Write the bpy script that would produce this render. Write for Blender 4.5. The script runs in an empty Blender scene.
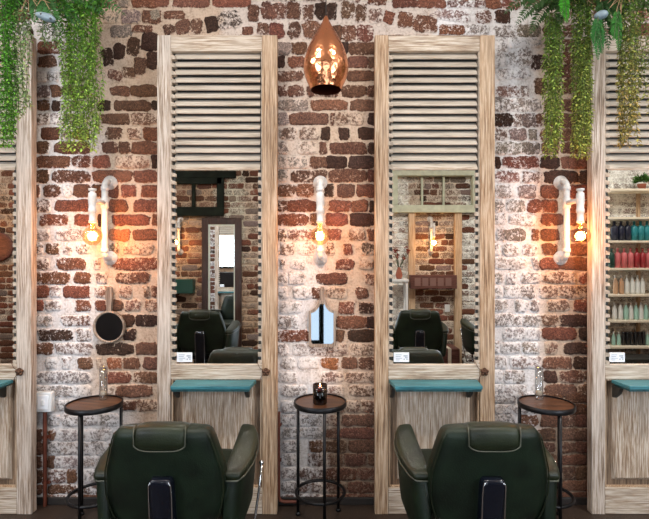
import bpy, bmesh, math, random
from mathutils import Vector, Matrix, noise
random.seed(7)
sc = bpy.context.scene
COL = sc.collection
F, CXP, CYP, D0, EZ = 470.0, 324.5, 259.5, 2.7, 1.4
KW = D0 / F
PI = math.pi
CEIL, XL, XR, YB = 3.35, -4.9, 4.9, -3.7

def P(px, py, d):
    return Vector(((px - CXP) * d / F, d - D0, EZ - (py - CYP) * d / F))

# ------------------------------------------------------------------ materials
def new_mat(name):
    m = bpy.data.materials.new(name); m.use_nodes = True
    nt = m.node_tree; b = nt.nodes['Principled BSDF']
    return m, nt, b

def N(nt, t, **kw):
    n = nt.nodes.new(t)
    for k, v in kw.items(): setattr(n, k, v)
    return n

def ramp(nt, pts):
    r = N(nt, 'ShaderNodeValToRGB')
    e = r.color_ramp.elements
    while len(e) < len(pts): e.new(0.5)
    for i, (p, c) in enumerate(pts):
        e[i].position = p; e[i].color = (c[0], c[1], c[2], 1)
    return r

def simple(name, col, rough=.5, metal=0, bump=0, bscale=60, var=0, vscale=8, spec=.5, emit=None, es=0):
    m, nt, b = new_mat(name)
    b.inputs['Roughness'].default_value = rough
    b.inputs['Metallic'].default_value = metal
    b.inputs['Specular IOR Level'].default_value = spec
    tc = N(nt, 'ShaderNodeTexCoord')
    ns = N(nt, 'ShaderNodeTexNoise'); ns.inputs['Scale'].default_value = vscale; ns.inputs['Detail'].default_value = 4
    nt.links.new(tc.outputs['Object'], ns.inputs['Vector'])
    v = max(var, .04)
    r = ramp(nt, [(.3, [c * (1 - v) for c in col]), (.7, [min(1, c * (1 + v)) for c in col])])
    nt.links.new(ns.outputs['Fac'], r.inputs[0]); nt.links.new(r.outputs[0], b.inputs['Base Color'])
    if bump:
        n2 = N(nt, 'ShaderNodeTexNoise'); n2.inputs['Scale'].default_value = bscale; n2.inputs['Detail'].default_value = 3
        nt.links.new(tc.outputs['Object'], n2.inputs['Vector'])
        bp = N(nt, 'ShaderNodeBump'); bp.inputs['Strength'].default_value = bump; bp.inputs['Distance'].default_value = .004
        nt.links.new(n2.outputs['Fac'], bp.inputs['Height']); nt.links.new(bp.outputs[0], b.inputs['Normal'])
    if emit:
        b.inputs['Emission Color'].default_value = (*emit, 1); b.inputs['Emission Strength'].default_value = es
    return m

def wood(name, dark, mid, light, horiz=False, rough=.7, grain=1.0, patch=.5):
    m, nt, b = new_mat(name)
    b.inputs['Roughness'].default_value = rough
    tc = N(nt, 'ShaderNodeTexCoord'); oi = N(nt, 'ShaderNodeObjectInfo')
    ad = N(nt, 'ShaderNodeVectorMath', operation='ADD')
    mu = N(nt, 'ShaderNodeVectorMath', operation='SCALE'); mu.inputs['Scale'].default_value = 37
    cb = N(nt, 'ShaderNodeCombineXYZ')
    for i in range(3): nt.links.new(oi.outputs['Random'], cb.inputs[i])
    nt.links.new(cb.outputs[0], mu.inputs[0]); nt.links.new(tc.outputs['Object'], ad.inputs[0]); nt.links.new(mu.outputs[0], ad.inputs[1])
    mp = N(nt, 'ShaderNodeMapping')
    mp.inputs['Scale'].default_value = (7, 150, 150) if horiz else (150, 150, 6)
    nt.links.new(ad.outputs[0], mp.inputs[0])
    n1 = N(nt, 'ShaderNodeTexNoise'); n1.inputs['Scale'].default_value = 1 * grain; n1.inputs['Detail'].default_value = 5
    n1.inputs['Roughness'].default_value = .65
    nt.links.new(mp.outputs[0], n1.inputs['Vector'])
    r1 = ramp(nt, [(.36, dark), (.5, mid), (.62, light)])
    nt.links.new(n1.outputs['Fac'], r1.inputs[0])
    mp2 = N(nt, 'ShaderNodeMapping'); mp2.inputs['Scale'].default_value = (2, 8, 8) if horiz else (8, 8, 2)
    nt.links.new(ad.outputs[0], mp2.inputs[0])
    n2 = N(nt, 'ShaderNodeTexNoise'); n2.inputs['Scale'].default_value = 1.4; n2.inputs['Detail'].default_value = 6
    nt.links.new(mp2.outputs[0], n2.inputs['Vector'])
    r2 = ramp(nt, [(.42, (0, 0, 0)), (.62, (1, 1, 1))]); nt.links.new(n2.outputs['Fac'], r2.inputs[0])
    sc_ = N(nt, 'ShaderNodeMath', operation='MULTIPLY'); sc_.inputs[1].default_value = patch
    nt.links.new(r2.outputs[0], sc_.inputs[0])
    mx = N(nt, 'ShaderNodeMixRGB'); nt.links.new(sc_.outputs[0], mx.inputs[0])
    nt.links.new(r1.outputs[0], mx.inputs[1]); mx.inputs[2].default_value = (*light, 1)
    nt.links.new(mx.outputs[0], b.inputs['Base Color'])
    bp = N(nt, 'ShaderNodeBump'); bp.inputs['Strength'].default_value = .5; bp.inputs['Distance'].default_value = .003
    nt.links.new(n1.outputs['Fac'], bp.inputs['Height']); nt.links.new(bp.outputs[0], b.inputs['Normal'])
    return m

def brick_mat():
    m, nt, b = new_mat('lime_smeared_brick')
    b.inputs['Roughness'].default_value = .9
    b.inputs['Specular IOR Level'].default_value = .2
    L = nt.links.new
    def attr(n):
        a = N(nt, 'ShaderNodeAttribute'); a.attribute_name = n; return a
    col, mort, wash = attr('brick_col'), attr('mort_col'), attr('wash')
    g = N(nt, 'ShaderNodeNewGeometry')
    def nz(s, d=4, r=.6):
        n = N(nt, 'ShaderNodeTexNoise'); n.inputs['Scale'].default_value = s; n.inputs['Detail'].default_value = d
        n.inputs['Roughness'].default_value = r; L(g.outputs['Position'], n.inputs['Vector']); return n
    a, c, f = nz(75, 4, .7), nz(18, 3), nz(150, 2)
    def M(op, x, y):
        q = N(nt, 'ShaderNodeMath', operation=op)
        for i, v in enumerate((x, y)):
            if hasattr(v, 'links') or hasattr(v, 'is_linked'): L(v, q.inputs[i])
            else: q.inputs[i].default_value = v
        return q.outputs[0]
    t = M('ADD', M('MULTIPLY', a.outputs['Fac'], .65), M('MULTIPLY', c.outputs['Fac'], .35))
    t = M('ADD', t, M('MULTIPLY', M('SUBTRACT', wash.outputs['Fac'], .5), .5))
    mr = N(nt, 'ShaderNodeMapRange', interpolation_type='SMOOTHSTEP')
    L(t, mr.inputs[0]); mr.inputs[1].default_value = .44; mr.inputs[2].default_value = .57
    v1 = ramp(nt, [(.32, (.35, .35, .35)), (.5, (.95, .95, .95)), (.66, (2.0, 1.85, 1.75))])
    L(M('ADD', M('MULTIPLY', f.outputs['Fac'], .5), M('MULTIPLY', a.outputs['Fac'], .5)), v1.inputs[0])
    m1 = N(nt, 'ShaderNodeMixRGB', blend_type='MULTIPLY'); m1.inputs[0].default_value = 1
    L(col.outputs['Color'], m1.inputs[1]); L(v1.outputs[0], m1.inputs[2])
    v2 = ramp(nt, [(.34, (.38, .33, .30)), (.44, (.80, .77, .75)), (.52, (.98, .97, .97)), (.62, (1.08, 1.07, 1.07))])
    L(M('ADD', M('MULTIPLY', a.outputs['Fac'], .6), M('MULTIPLY', c.outputs['Fac'], .4)), v2.inputs[0])
    m2 = N(nt, 'ShaderNodeMixRGB', blend_type='MULTIPLY'); m2.inputs[0].default_value = 1
    L(mort.outputs['Color'], m2.inputs[1]); L(v2.outputs[0], m2.inputs[2])
    mx = N(nt, 'ShaderNodeMixRGB'); L(mr.outputs[0], mx.inputs[0]); L(m1.outputs[0], mx.inputs[1]); L(m2.outputs[0], mx.inputs[2])
    L(mx.outputs[0], b.inputs['Base Color'])
    bp = N(nt, 'ShaderNodeBump'); bp.inputs['Strength'].default_value = .7; bp.inputs['Distance'].default_value = .006
    L(a.outputs['Fac'], bp.inputs['Height']); L(bp.outputs[0], b.inputs['Normal'])
    return m

def clear_glass(name, tint=(1, 1, 1), gl=.12, rough=.02):
    m, nt, b = new_mat(name); nt.nodes.remove(b)
    out = nt.nodes['Material Output']
    t = N(nt, 'ShaderNodeBsdfTransparent'); t.inputs[0].default_value = (*tint, 1)
    g = N(nt, 'ShaderNodeBsdfGlossy'); g.inputs['Roughness'].default_value = rough
    lw = N(nt, 'ShaderNodeLayerWeight'); lw.inputs['Blend'].default_value = .35
    mr = N(nt, 'ShaderNodeMapRange'); mr.inputs[3].default_value = gl * .4; mr.inputs[4].default_value = min(1, gl * 5)
    nt.links.new(lw.outputs['Facing'], mr.inputs[0])
    mx = N(nt, 'ShaderNodeMixShader'); nt.links.new(mr.outputs[0], mx.inputs[0])
    nt.links.new(t.outputs[0], mx.inputs[1]); nt.links.new(g.outputs[0], mx.inputs[2]); nt.links.new(mx.outputs[0], out.inputs[0])
    return m

def leaf_mat():
    m, nt, b = new_mat('leaf')
    a = N(nt, 'ShaderNodeAttribute'); a.attribute_name = 'leaf_col'
    nt.links.new(a.outputs['Color'], b.inputs['Base Color'])
    b.inputs['Roughness'].default_value = .6; b.inputs['Specular IOR Level'].default_value = .15
    b.inputs['Subsurface Weight'].default_value = 0
    out = nt.nodes['Material Output']
    tr = N(nt, 'ShaderNodeBsdfTranslucent'); nt.links.new(a.outputs['Color'], tr.inputs[0])
    mx = N(nt, 'ShaderNodeMixShader'); mx.inputs[0].default_value = .25
    nt.links.new(b.outputs[0], mx.inputs[1]); nt.links.new(tr.outputs[0], mx.inputs[2]); nt.links.new(mx.outputs[0], out.inputs[0])
    return m

def copper_mat():
    m, nt, b = new_mat('hammered_copper')
    b.inputs['Base Color'].default_value = (.90, .37, .18, 1); b.inputs['Metallic'].default_value = 1
    b.inputs['Roughness'].default_value = .2
    tc = N(nt, 'ShaderNodeTexCoord'); v = N(nt, 'ShaderNodeTexVoronoi'); v.inputs['Scale'].default_value = 55
    nt.links.new(tc.outputs['Object'], v.inputs['Vector'])
    bp = N(nt, 'ShaderNodeBump'); bp.inputs['Strength'].default_value = .34; bp.inputs['Distance'].default_value = .004
    nt.links.new(v.outputs['Distance'], bp.inputs['Height']); nt.links.new(bp.outputs[0], b.inputs['Normal'])
    return m

M = dict(
    brick=brick_mat(),
    wv=wood('whitewashed_wood', (.15, .095, .06), (.42, .33, .26), (.64, .57, .51), patch=.45),
    wt=wood('tan_limed_wood', (.15, .08, .04), (.39, .25, .145), (.58, .45, .33), patch=.3),
    wh=wood('whitewashed_wood_crosswise', (.18, .11, .065), (.43, .33, .24), (.64, .57, .49), horiz=True, patch=.4),
    wp=wood('limed_panel_wood', (.17, .10, .055), (.40, .29, .20), (.66, .59, .51), patch=.3, grain=1.5),
    wd=wood('groove_shade_wood', (.06, .035, .02), (.16, .10, .06), (.30, .21, .14), patch=.2),  # dark tones put the shade of the panel groove into the wood
    lv=wood('louver_paint', (.29, .24, .19), (.44, .38, .31), (.56, .50, .43), horiz=True, patch=.5),
    nt=simple('notched_wood', (.42, .35, .28), .8, var=.4, vscale=40),
    teal=wood('worn_teal_paint', (.015, .07, .085), (.025, .15, .19), (.06, .24, .28), horiz=True, rough=.45, patch=.3),
    tealedge=simple('worn_dark_teal_edge', (.02, .09, .10), .5, var=.4, vscale=40),
    dk=simple('dark_bracket_iron', (.035, .035, .032), .5, .3, var=.3),
    rust=simple('rusty_latch_iron', (.10, .05, .03), .5, .6, bump=.5, var=.4, vscale=60),
    mirror=simple('silvered_mirror', (.93, .94, .93), .0, 1),
    dimmirror=simple('dimmed_mirror', (.20, .23, .26), .02, 1),  # glass tint darkened to hold down the bright door in its reflection
    white=simple('white_plastic', (.75, .77, .78), .4),
    paper=simple('white_label_card', (.82, .85, .9), .5),
    ink=simple('grey_print', (.35, .4, .47), .6),
    pipe=simple('white_painted_pipe', (.72, .69, .66), .35, bump=.3, bscale=80, var=.12, vscale=40),
    flange=simple('galvanised_flange', (.66, .62, .59), .35, .15, bump=.3, var=.15, vscale=30),
    brass=simple('aged_brass', (.45, .28, .10), .3, 1),
    bulb=clear_glass('amber_bulb_glass', (1, .86, .62), .12),
    fil=simple('hot_filament', (1, .6, .25), .5, emit=(1, .50, .17), es=30),
    glass=clear_glass('clear_glass', (.97, .99, 1), .16),
    pane=clear_glass('window_pane', (.96, .98, 1), .06),
    smoke=clear_glass('smoked_glass', (.16, .05, .025), .08),
    wax=simple('candle_wax', (.8, .7, .55), .5),
    flame=simple('flame', (1, .6, .2), .5, emit=(1, .50, .14), es=25),
    black=simple('black_metal', (.018, .018, .020), .38, .7, bump=.2, var=.3, vscale=30),
    ttop=wood('stained_table_wood', (.022, .010, .005), (.07, .030, .014), (.14, .062, .03), horiz=True, rough=.38, patch=.25, grain=.5),
    leather=simple('dark_green_leather', (.0055, .0125, .0060), .46, bump=.25, bscale=170, var=.5, vscale=10, spec=.32),
    leather2=simple('dark_olive_leather', (.010, .015, .006), .42, bump=.25, bscale=170, var=.5, vscale=9, spec=.38),
    piping=simple('pale_worn_piping', (.06, .066, .048), .4, var=.3),
    chrome=simple('chrome', (.75, .76, .78), .12, 1),
    gloss=simple('glossy_blue_black_plastic', (.004, .0055, .011), .2, spec=.5),
    copper=copper_mat(),
    cinside=simple('dark_copper_inside', (.10, .02, .008), .5, .6),
    cord=simple('dark_fabric_cord', (.04, .035, .03), .7),
    leaf=leaf_mat(),
    stem=simple('green_stem', (.04, .07, .02), .6),
    root=simple('brown_root_fibre', (.13, .065, .035), .9, var=.5, vscale=40),
    straw=simple('dry_straw', (.42, .27, .15), .8, var=.3),
    drift=simple('pale_blue_grey_ceramic', (.19, .26, .31), .45, var=.25, vscale=30),
    wire=simple('steel_wire', (.3, .3, .3), .4, 1),
    oldw=wood('driftwood_mirror_frame', (.10, .065, .045), (.22, .16, .12), (.40, .33, .27), rough=.6, patch=.4),
    pipeR=simple('oxblood_painted_pipe', (.16, .045, .025), .45, .2, var=.25, vscale=20),
    floor=wood('dark_floorboards', (.012, .008, .006), (.030, .019, .014), (.055, .037, .027), rough=.5, patch=.2),
    base=simple('black_brown_baseboard', (.018, .013, .011), .6, var=.3),
    ceil=simple('white_ceiling_paint', (.75, .73, .70), .9),
    plaster=simple('cream_plaster', (.6, .52, .42), .9, bump=.2, var=.08),
    dkgreen=simple('dark_green_paint', (.008, .012, .008), .7, var=.5, spec=.15),
    pgreen=simple('pale_green_paint', (.54, .57, .44), .6, var=.18, vscale=12),
    brownframe=wood('dark_brown_frame', (.015, .008, .006), (.035, .016, .012), (.07, .035, .026), rough=.35, patch=.2),
    pine=wood('pale_pine', (.36, .22, .12), (.55, .38, .24), (.68, .52, .36), patch=.3),
    cream=simple('cream_shelf_paint', (.80, .72, .58), .6),
    mint=simple('pale_mint_paint', (.66, .74, .68), .6),
    crate=wood('red_brown_crate', (.05, .014, .01), (.11, .035, .025), (.19, .075, .055), horiz=True, patch=.2),
    terra=simple('terracotta', (.30, .09, .05), .7),
    navy=simple('navy_bottle', (.02, .025, .05), .3), tealb=simple('teal_bottle', (.03, .26, .30), .3),
    pink=simple('pink_bottle', (.62, .16, .17), .35), red=simple('red_bottle', (.35, .03, .04), .35),
    tan=simple('tan_bottle', (.50, .31, .19), .35), pale=simple('pale_white_bottle', (.70, .72, .70), .35),
    mintb=simple('mint_bottle', (.35, .58, .50), .35), blk=simple('black_bottle', (.015, .015, .018), .3),
    green=simple('dark_green_ledge', (.012, .06, .045), .4),
    lampm=simple('added_lamp_glass', (.9, .9, .9), .4, emit=(1, .93, .82), es=5),
)

# ------------------------------------------------------------------ helpers
def mk(name, bm, mat, parent=None, smooth=False, bevel=0, world=False, seg=2):
    me = bpy.data.meshes.new(name)
    bmesh.ops.recalc_face_normals(bm, faces=bm.faces[:])
    bm.to_mesh(me); bm.free()
    if world and parent is not None:
        me.transform(Matrix.Translation(-parent.location))
    for m in (mat if isinstance(mat, (list, tuple)) else [mat]): me.materials.append(m)
    if smooth:
        for p in me.polygons: p.use_smooth = True
    o = bpy.data.objects.new(name, me); COL.objects.link(o)
    if parent is not None: o.parent = parent
    if bevel:
        b = o.modifiers.new('bevel', 'BEVEL'); b.width = bevel; b.segments = seg; b.limit_method = 'ANGLE'; b.angle_limit = .6
        for p in me.polygons: p.use_smooth = True
        try: me.set_sharp_from_angle(angle=.7)
        except Exception: pass
    return o

def thing(name, label, cat, loc=(0, 0, 0), rz=0, group=None):
    o = bpy.data.objects.new(name, None); COL.objects.link(o)
    o.empty_display_size = .05
    o.location = loc; o.rotation_euler = (0, 0, rz)
    return tag(o, label, cat, group)

def tag(o, label, cat, group=None):
    o['label'] = label; o['category'] = cat
    if group: o['group'] = group
    return o

def struct(name, bm, mat, **k):
    o = mk(name, bm, mat, **k); o['kind'] = 'structure'; return o

def dup(root, loc, rz=0, label=None, group=None):
    def cp(o, par):
        c = o.copy(); COL.objects.link(c); c.parent = par
        for ch in o.children: cp(ch, c)
        return c
    r = cp(root, None); r.location = loc; r.rotation_euler = (0, 0, rz)
    if label: r['label'] = label
    if group: r['group'] = group
    return r

def box(bm, x0, x1, y0, y1, z0, z1, mi=0):
    v = [bm.verts.new((x, y, z)) for x in (x0, x1) for y in (y0, y1) for z in (z0, z1)]
    for q in ((0, 1, 3, 2), (4, 6, 7, 5), (0, 4, 5, 1), (2, 3, 7, 6), (0, 2, 6, 4), (1, 5, 7, 3)):
        f = bm.faces.new([v[i] for i in q]); f.material_index = mi
    return v

def frame(bm, x0, x1, z0, z1, t, y0, y1):
    box(bm, x0, x0 + t, y0, y1, z0, z1); box(bm, x1 - t, x1, y0, y1, z0, z1)
    box(bm, x0 + t, x1 - t, y0, y1, z0, z0 + t); box(bm, x0 + t, x1 - t, y0, y1, z1 - t, z1)

def tube(bm, pts, r, n=10, caps=True, mi=0):
    pts = [Vector(p) for p in pts]
    rs = r if isinstance(r, (list, tuple)) else [r] * len(pts)
    rings = []
    up = None
    for i, p in enumerate(pts):
        a = pts[max(0, i - 1)]; b = pts[min(len(pts) - 1, i + 1)]
        d = (b - a).normalized()
        if up is None:
            up = d.orthogonal().normalized()
        else:
            up = (up - d * up.dot(d)).normalized()
        s = d.cross(up)
        rings.append([bm.verts.new(p + (up * math.cos(2 * PI * k / n) + s * math.sin(2 * PI * k / n)) * rs[i]) for k in range(n)])
    for i in range(len(rings) - 1):
        for k in range(n):
            f = bm.faces.new((rings[i][k], rings[i][(k + 1) % n], rings[i + 1][(k + 1) % n], rings[i + 1][k])); f.material_index = mi
    if caps:
        bm.faces.new(rings[0][::-1]).material_index = mi; bm.faces.new(rings[-1]).material_index = mi

def lathe(bm, prof, c=(0, 0, 0), n=32, axis='z', cap=True, mi=0):
    c = Vector(c); rings = []
    for r, h in prof:
        ring = []
        for k in range(n):
            a = 2 * PI * k / n
            if axis == 'z': v = Vector((r * math.cos(a), r * math.sin(a), h))
            elif axis == 'y': v = Vector((r * math.cos(a), h, r * math.sin(a)))
            else: v = Vector((h, r * math.cos(a), r * math.sin(a)))
            ring.append(bm.verts.new(c + v))
        rings.append(ring)
    for i in range(len(rings) - 1):
        for k in range(n):
            f = bm.faces.new((rings[i][k], rings[i][(k + 1) % n], rings[i + 1][(k + 1) % n], rings[i + 1][k])); f.material_index = mi
    if cap:
        bm.faces.new(rings[0][::-1]).material_index = mi; bm.faces.new(rings[-1]).material_index = mi

def torus(bm, c, R, r, n=40, m=8, axis='z'):
    pts = []
    c = Vector(c); rings = []
    for i in range(n):
        a = 2 * PI * i / n; ring = []
        for j in range(m):
            b = 2 * PI * j / m
            rr = R + r * math.cos(b); h = r * math.sin(b)
            v = (rr * math.cos(a), rr * math.sin(a), h) if axis == 'z' else (rr * math.cos(a), h, rr * math.sin(a))
            ring.append(bm.verts.new(c + Vector(v)))
        rings.append(ring)
    for i in range(n):
        for j in range(m):
            bm.faces.new((rings[i][j], rings[(i + 1) % n][j], rings[(i + 1) % n][(j + 1) % m], rings[i][(j + 1) % m]))

def slab(bm, pts, y0, y1):
    """outline in x,z given a thickness in y"""
    a = [bm.verts.new((x, y0, z)) for x, z in pts]; b = [bm.verts.new((x, y1, z)) for x, z in pts]
    n = len(pts)
    bm.faces.new(a); bm.faces.new(b[::-1])
    for i in range(n): bm.faces.new((a[i], b[i], b[(i + 1) % n], a[(i + 1) % n]))

def loft(bm, rings, closed_caps=True):
    vs = [[bm.verts.new(p) for p in r] for r in rings]; n = len(vs[0])
    for i in range(len(vs) - 1):
        for k in range(n): bm.faces.new((vs[i][k], vs[i][(k + 1) % n], vs[i + 1][(k + 1) % n], vs[i + 1][k]))
    if closed_caps: bm.faces.new(vs[0][::-1]); bm.faces.new(vs[-1])

def sup(t, a, b, e):
    c, s = math.cos(t), math.sin(t)
    return (math.copysign(abs(c) ** (2 / e), c) * a, math.copysign(abs(s) ** (2 / e), s) * b)

# ------------------------------------------------------------------ the brick wall
BC = dict(d=(.046, .025, .018), b=(.118, .058, .038), r=(.150, .062, .041), g=(.190, .148, .130), o=(.26, .11, .055))
S1 = 649 / 130.0
DATA = [
 # origin x, origin y, scale, rows  "y0-y1:x0-x1c w ..."
 (30, 0, S1, """0-35:345-395b3 410-440b4 450-490g3 515-650r2
55-115:370-450g5 465-548g3 565-650b2
130-185:405-505g2
130-160:515-605b3
213-265:45-110r1 118-150r3 160-235b5 245-345b4
285-335:45-125b2 150-235b4 250-345b4
360-405:45-80g8 90-140g4 155-300b4
430-485:40-100g3 110-150b1 160-300b3
435-475:405-495b2
428-480:505-632b1"""),
 (30, 100, S1, """5-50:40-95b2 118-150d1 165-300b4 345-395d0 425-600b1 612-640d1
70-120:40-98b4 105-145g4 155-300b5 360-495b2 505-632b4
140-195:60-145b1 155-205b5 220-300b2 380-458b3 495-555b4 568-640r0
212-265:35-90b2 125-300b2 365-435b2 445-495b2 512-640b1
282-335:30-195b2 215-300r3 320-398r2 425-595r5 610-640d1
355-408:30-90b2 115-300b3 318-500r1 520-640b2
428-482:30-45b1 75-145b3 170-205b7 222-300b1 315-380b2 395-440r1 462-530r2 562-640r1"""),
 (30, 200, S1, """3-55:28-98b4 130-300r1 398-485r0 520-640r2
77-125:50-185r3 225-298r1 345-362d1 412-595r1 612-640r2
150-198:30-95b6 130-275r6 400-495o1 520-640r1
220-268:24-65b4 88-140b3 170-208b5 235-290b5 405-440b4 470-610r7
292-345:24-90b4 138-278b3 320-350r5 415-640r3
365-415:24-195b3 222-298b2 335-385b5 435-595b3
432-485:24-92r2 105-150r5 172-295r2 325-415r4 445-505r5 568-598b4 612-640b3"""),
 (30, 300, S1, """5-52:25-62r1 80-155b5 230-300r3 330-380r3 412-460b1 478-550r4 582-640r4
80-128:24-105g5 158-300r4 465-515d1 530-640d2
150-200:45-210d3 235-300b5 470-528d3
218-270:24-115b3 130-305r5 335-515d2 530-640b2
292-342:85-130g7 165-200b5 245-308b2 335-355r7 392-460o3 472-545b2 568-640b1
362-412:24-305g5 385-500r3 525-640b3
430-480:40-215g5 220-300g6 385-425b6 435-610b2"""),
 (30, 400, S1, """5-50:150-240g6 250-330g6 340-440b5 460-530b3 540-640b4
75-125:90-145g5 165-240g5 250-330g6 345-440g6
150-200:20-60b2 95-130b3 145-240g6 260-400g7 420-640b3
212-270:20-65b2 90-150g5 155-240g5 260-380g6 400-640b3
283-335:20-60b2 90-120b2 130-240g5 265-350g6 370-640b3
350-410:20-60b2 95-180r4 190-230b2 260-330g5 350-640b3
425-465:20-60b2 95-240b3 260-400b4 420-640b3
472-510:90-240b4 260-440b3"""),
 (150, 0, S1, """-5-32:0-90r2 120-295r2 320-500r2
55-105:0-50g2 
60-90:75-170b3
168-245:-30-35d1
30-105:490-540b2
25-95:560-655b2
140-172:465-510b2
130-172:535-590b3
125-172:605-650r1"""),
 (260, 0, S1, """10-95:10-60b3
20-95:65-128b3
15-95:140-200b2
25-100:215-265b3
18-95:278-330d1
18-92:335-380d2
10-95:408-468b3
22-108:478-528b3
-25-5:60-180b4 220-330b4 380-500b4
-15-22:545-620r3
120-165:-10-40b2
120-190:52-115r2
113-190:142-198b3
110-190:218-300b3
135-195:360-405b1
130-208:412-480b3
128-210:485-560r3
215-270:90-155g2 162-232b3 405-435d1 448-575b2
285-335:90-118d1 142-225r2 260-400b2 440-535b1 542-575b1
358-402:90-210b3 250-400b3 440-575b1
430-480:90-130b3 140-215b3 240-390b3 410-525b2 537-575b2"""),
 (260, 100, S1, """3-50:90-235g3 255-435r2 455-575b1
68-122:90-138g2 150-338b1 355-372b3 385-440b4 450-510b6 540-575d1
142-195:100-180b4 200-290b5 310-348d1 395-440d1 495-575d0
215-268:90-135g4 190-280b7 300-330b2 352-530b2 545-575d1
285-338:90-240g6 250-330b2 335-430d0 448-575d0
352-405:90-138g4 158-325b3 345-530b2 540-575b2
425-480:90-172b3 182-265r3 325-362d2 388-470b1 488-575r1"""),
 (260, 200, S1, """5-55:88-132b3 140-285r2 350-450r2 462-535r1 550-575d1
72-125:88-240r3 255-300b3 330-435r1 450-575d1
148-200:85-130b4 145-280r4 340-400r3 445-520r4 545-575b2
218-270:100-170b5 190-300o7 330-365r4 418-460r3 505-575d4
300-345:98-125b5 160-225g7 385-465r3 500-560o7
370-420:85-130g5 145-220g7 285-432b2 525-575r4
440-490:98-130g7 170-250g6 262-300r3 340-430b6 485-535b3"""),
 (260, 300, S1, """15-65:100-200g8 400-470r3 498-575d3
85-138:90-150g4 160-185g7 385-530r2 538-575d1
152-205:85-245r3 375-415b1 445-575d1
222-275:90-135g6 170-240g7 245-435r5 450-575b5
290-340:110-170g6 190-290g9 310-390o3 408-482b2 495-575b3
362-410:100-180g7 310-410r5 430-575b5
430-480:110-230g6 330-410r6 450-575b4"""),
 (260, 400, S1, """5-60:110-190g6 210-310g6 330-420b5 430-500b5 510-575b4
75-125:110-170g5 200-310g5 330-380r4 410-575b2
140-190:110-180g5 200-310g5 330-390b4 400-575b2
205-258:115-180g5 250-310b3 330-430b3 445-575b1
270-325:110-175g5 240-320b4 330-410b4 420-530b3 540-575b3
340-395:110-180g5 200-320b4 330-480b3 490-575b3
410-460:110-180g5 200-300b4 330-430b4 440-575b3
470-510:110-300b4 310-575b3"""),
 (370, 0, S1, """-10-25:0-75r3
0-38:115-230r2 235-375r2 390-570r4 585-655r3
45-110:0-60b4
60-115:525-600r4
55-110:625-655b3
128-172:350-465r3 480-590g5"""),
 (480, 0, S1, """0-45:30-100r2 110-200r3 220-330b3 350-470b3 490-560b3
55-115:0-40r3 75-145d2 
65-115:330-400b4 415-470b4
130-185:70-175g4 180-300g3 320-400b3 415-480b3
190-260:85-135g6
265-335:80-125g6
190-235:150-300g8
265-330:135-180g6
240-330:188-255g4
200-250:330-395b3 405-470b3 485-560b3
275-345:252-328d3
265-320:345-400b3 415-470r3 485-560b3
345-395:85-160g7 165-240g7
330-385:345-400b2 410-460b2 480-560b2
430-485:78-195r4 200-240b5
393-470:275-328b2
400-465:345-400b3 415-465b2 480-560b3"""),
 (480, 100, S1, """-15-55:75-105g4
-5-55:112-300g4 
3-52:320-395b3 410-475b2 490-560b2
70-130:75-160d3 165-205b4 212-275g3 280-312b3 325-390b3 400-475b1 490-560b2
145-200:75-130b4 148-225g3 242-280g3 300-390b3 410-475b2 490-560b2
212-268:75-205g4 212-295g3 310-390b2 405-560b2
285-340:75-95d1 120-290r3 305-390d1 410-560r0
358-412:75-190r4 215-300r4 322-490d1 502-560d1
428-488:75-158g5 190-280g3 308-390r1 445-560r1"""),
 (480, 200, S1, """3-60:70-115g5 135-220g4 242-300r2 305-382r2 440-482r2 525-560r1
70-122:70-125g6 150-280g6 308-415r2 440-482r1 530-560r1
150-200:85-120g4 125-222g3 260-292r3 308-390r0 440-560r2
222-275:70-90g6 120-190g5 215-280g5 312-380r2 450-560r2
290-345:70-225g6 265-290g4 305-400r2 405-560r1
365-415:70-110g5 140-175g6 205-300g5 310-480r4 500-560r3
432-488:68-110g7 120-200g6 205-268g4 300-382b4 400-560b4"""),
 (480, 300, S1, """3-55:65-130g5 180-235g5 255-290g4 340-440b4 475-560r3
75-130:65-200g4 215-295g4 308-385b4 400-560d2
140-198:120-218g6 225-300g8 312-475r2 498-560d1
215-265:65-90g6 105-200g6 215-290g4 330-380r5 420-560d2
285-340:65-130g6 155-235r6 245-300r6 318-455b3 470-560d2
355-410:65-110g8 120-220g5 322-382d1 395-515b3 525-560b2
425-480:65-110g7 130-230g6 325-480b2 495-560b3"""),
 (500, 390, 4.02, """12-50:-20-60g6 75-140g6 150-250b3 265-360b2
100-145:-20-60g6 75-150b3 165-230b2 245-300b3 305-360b1
158-200:-20-140b4 150-220b2 235-360b2
210-250:-20-60g5 75-215b3 240-300b3 305-360b2
262-300:-20-120b4 140-230b2 245-360b2
310-358:-20-60b4 80-230b3 245-300b3 305-360b2
365-402:-20-140b4 160-240b2 250-360b2
412-440:-20-200b4 215-360b2
60-95:-20-40g6 60-150g5 165-230b2 245-360b2"""),
]
# bricks of the relieving arches: px, py centre, width, height, turn, colour, wash
ARCH = [(133.5, 46.5, 11, 16, -.25, 'd', 2), (149, 42, 14, 17, -.2, 'd', 1), (119.5, 51.5, 10, 14, -.1, 'd', 1), (108, 57.5, 9, 16, .15, 'd', 2),
        (140.5, 66, 11, 15, -.1, 'b', 2), (152.5, 61, 9, 15, -.15, 'd', 1), (128.5, 72.5, 11, 9, -.1, 'b', 3), (115.5, 75, 13, 9, -.15, 'b', 3),
        (169.5, 29.5, 10, 8, .3, 'b', 3), (183.5, 27, 13, 12, .35, 'b', 2), (196, 26, 10, 14, -.25, 'b', 3), (211.5, 24, 12, 14, .15, 'd', 0), (228.5, 20, 23, 16, .2, 'd', 4),
        (375, 17.5, 11, 9, .4, 'b', 5), (388.5, 17, 10, 11, -.3, 'r', 2), (405, 20, 14, 14, -.1, 'r', 3), (425, 24, 24, 15, -.15, 'r', 3),
        (450, 15, 40, 9, -.12, 'r', 5)]

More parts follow.
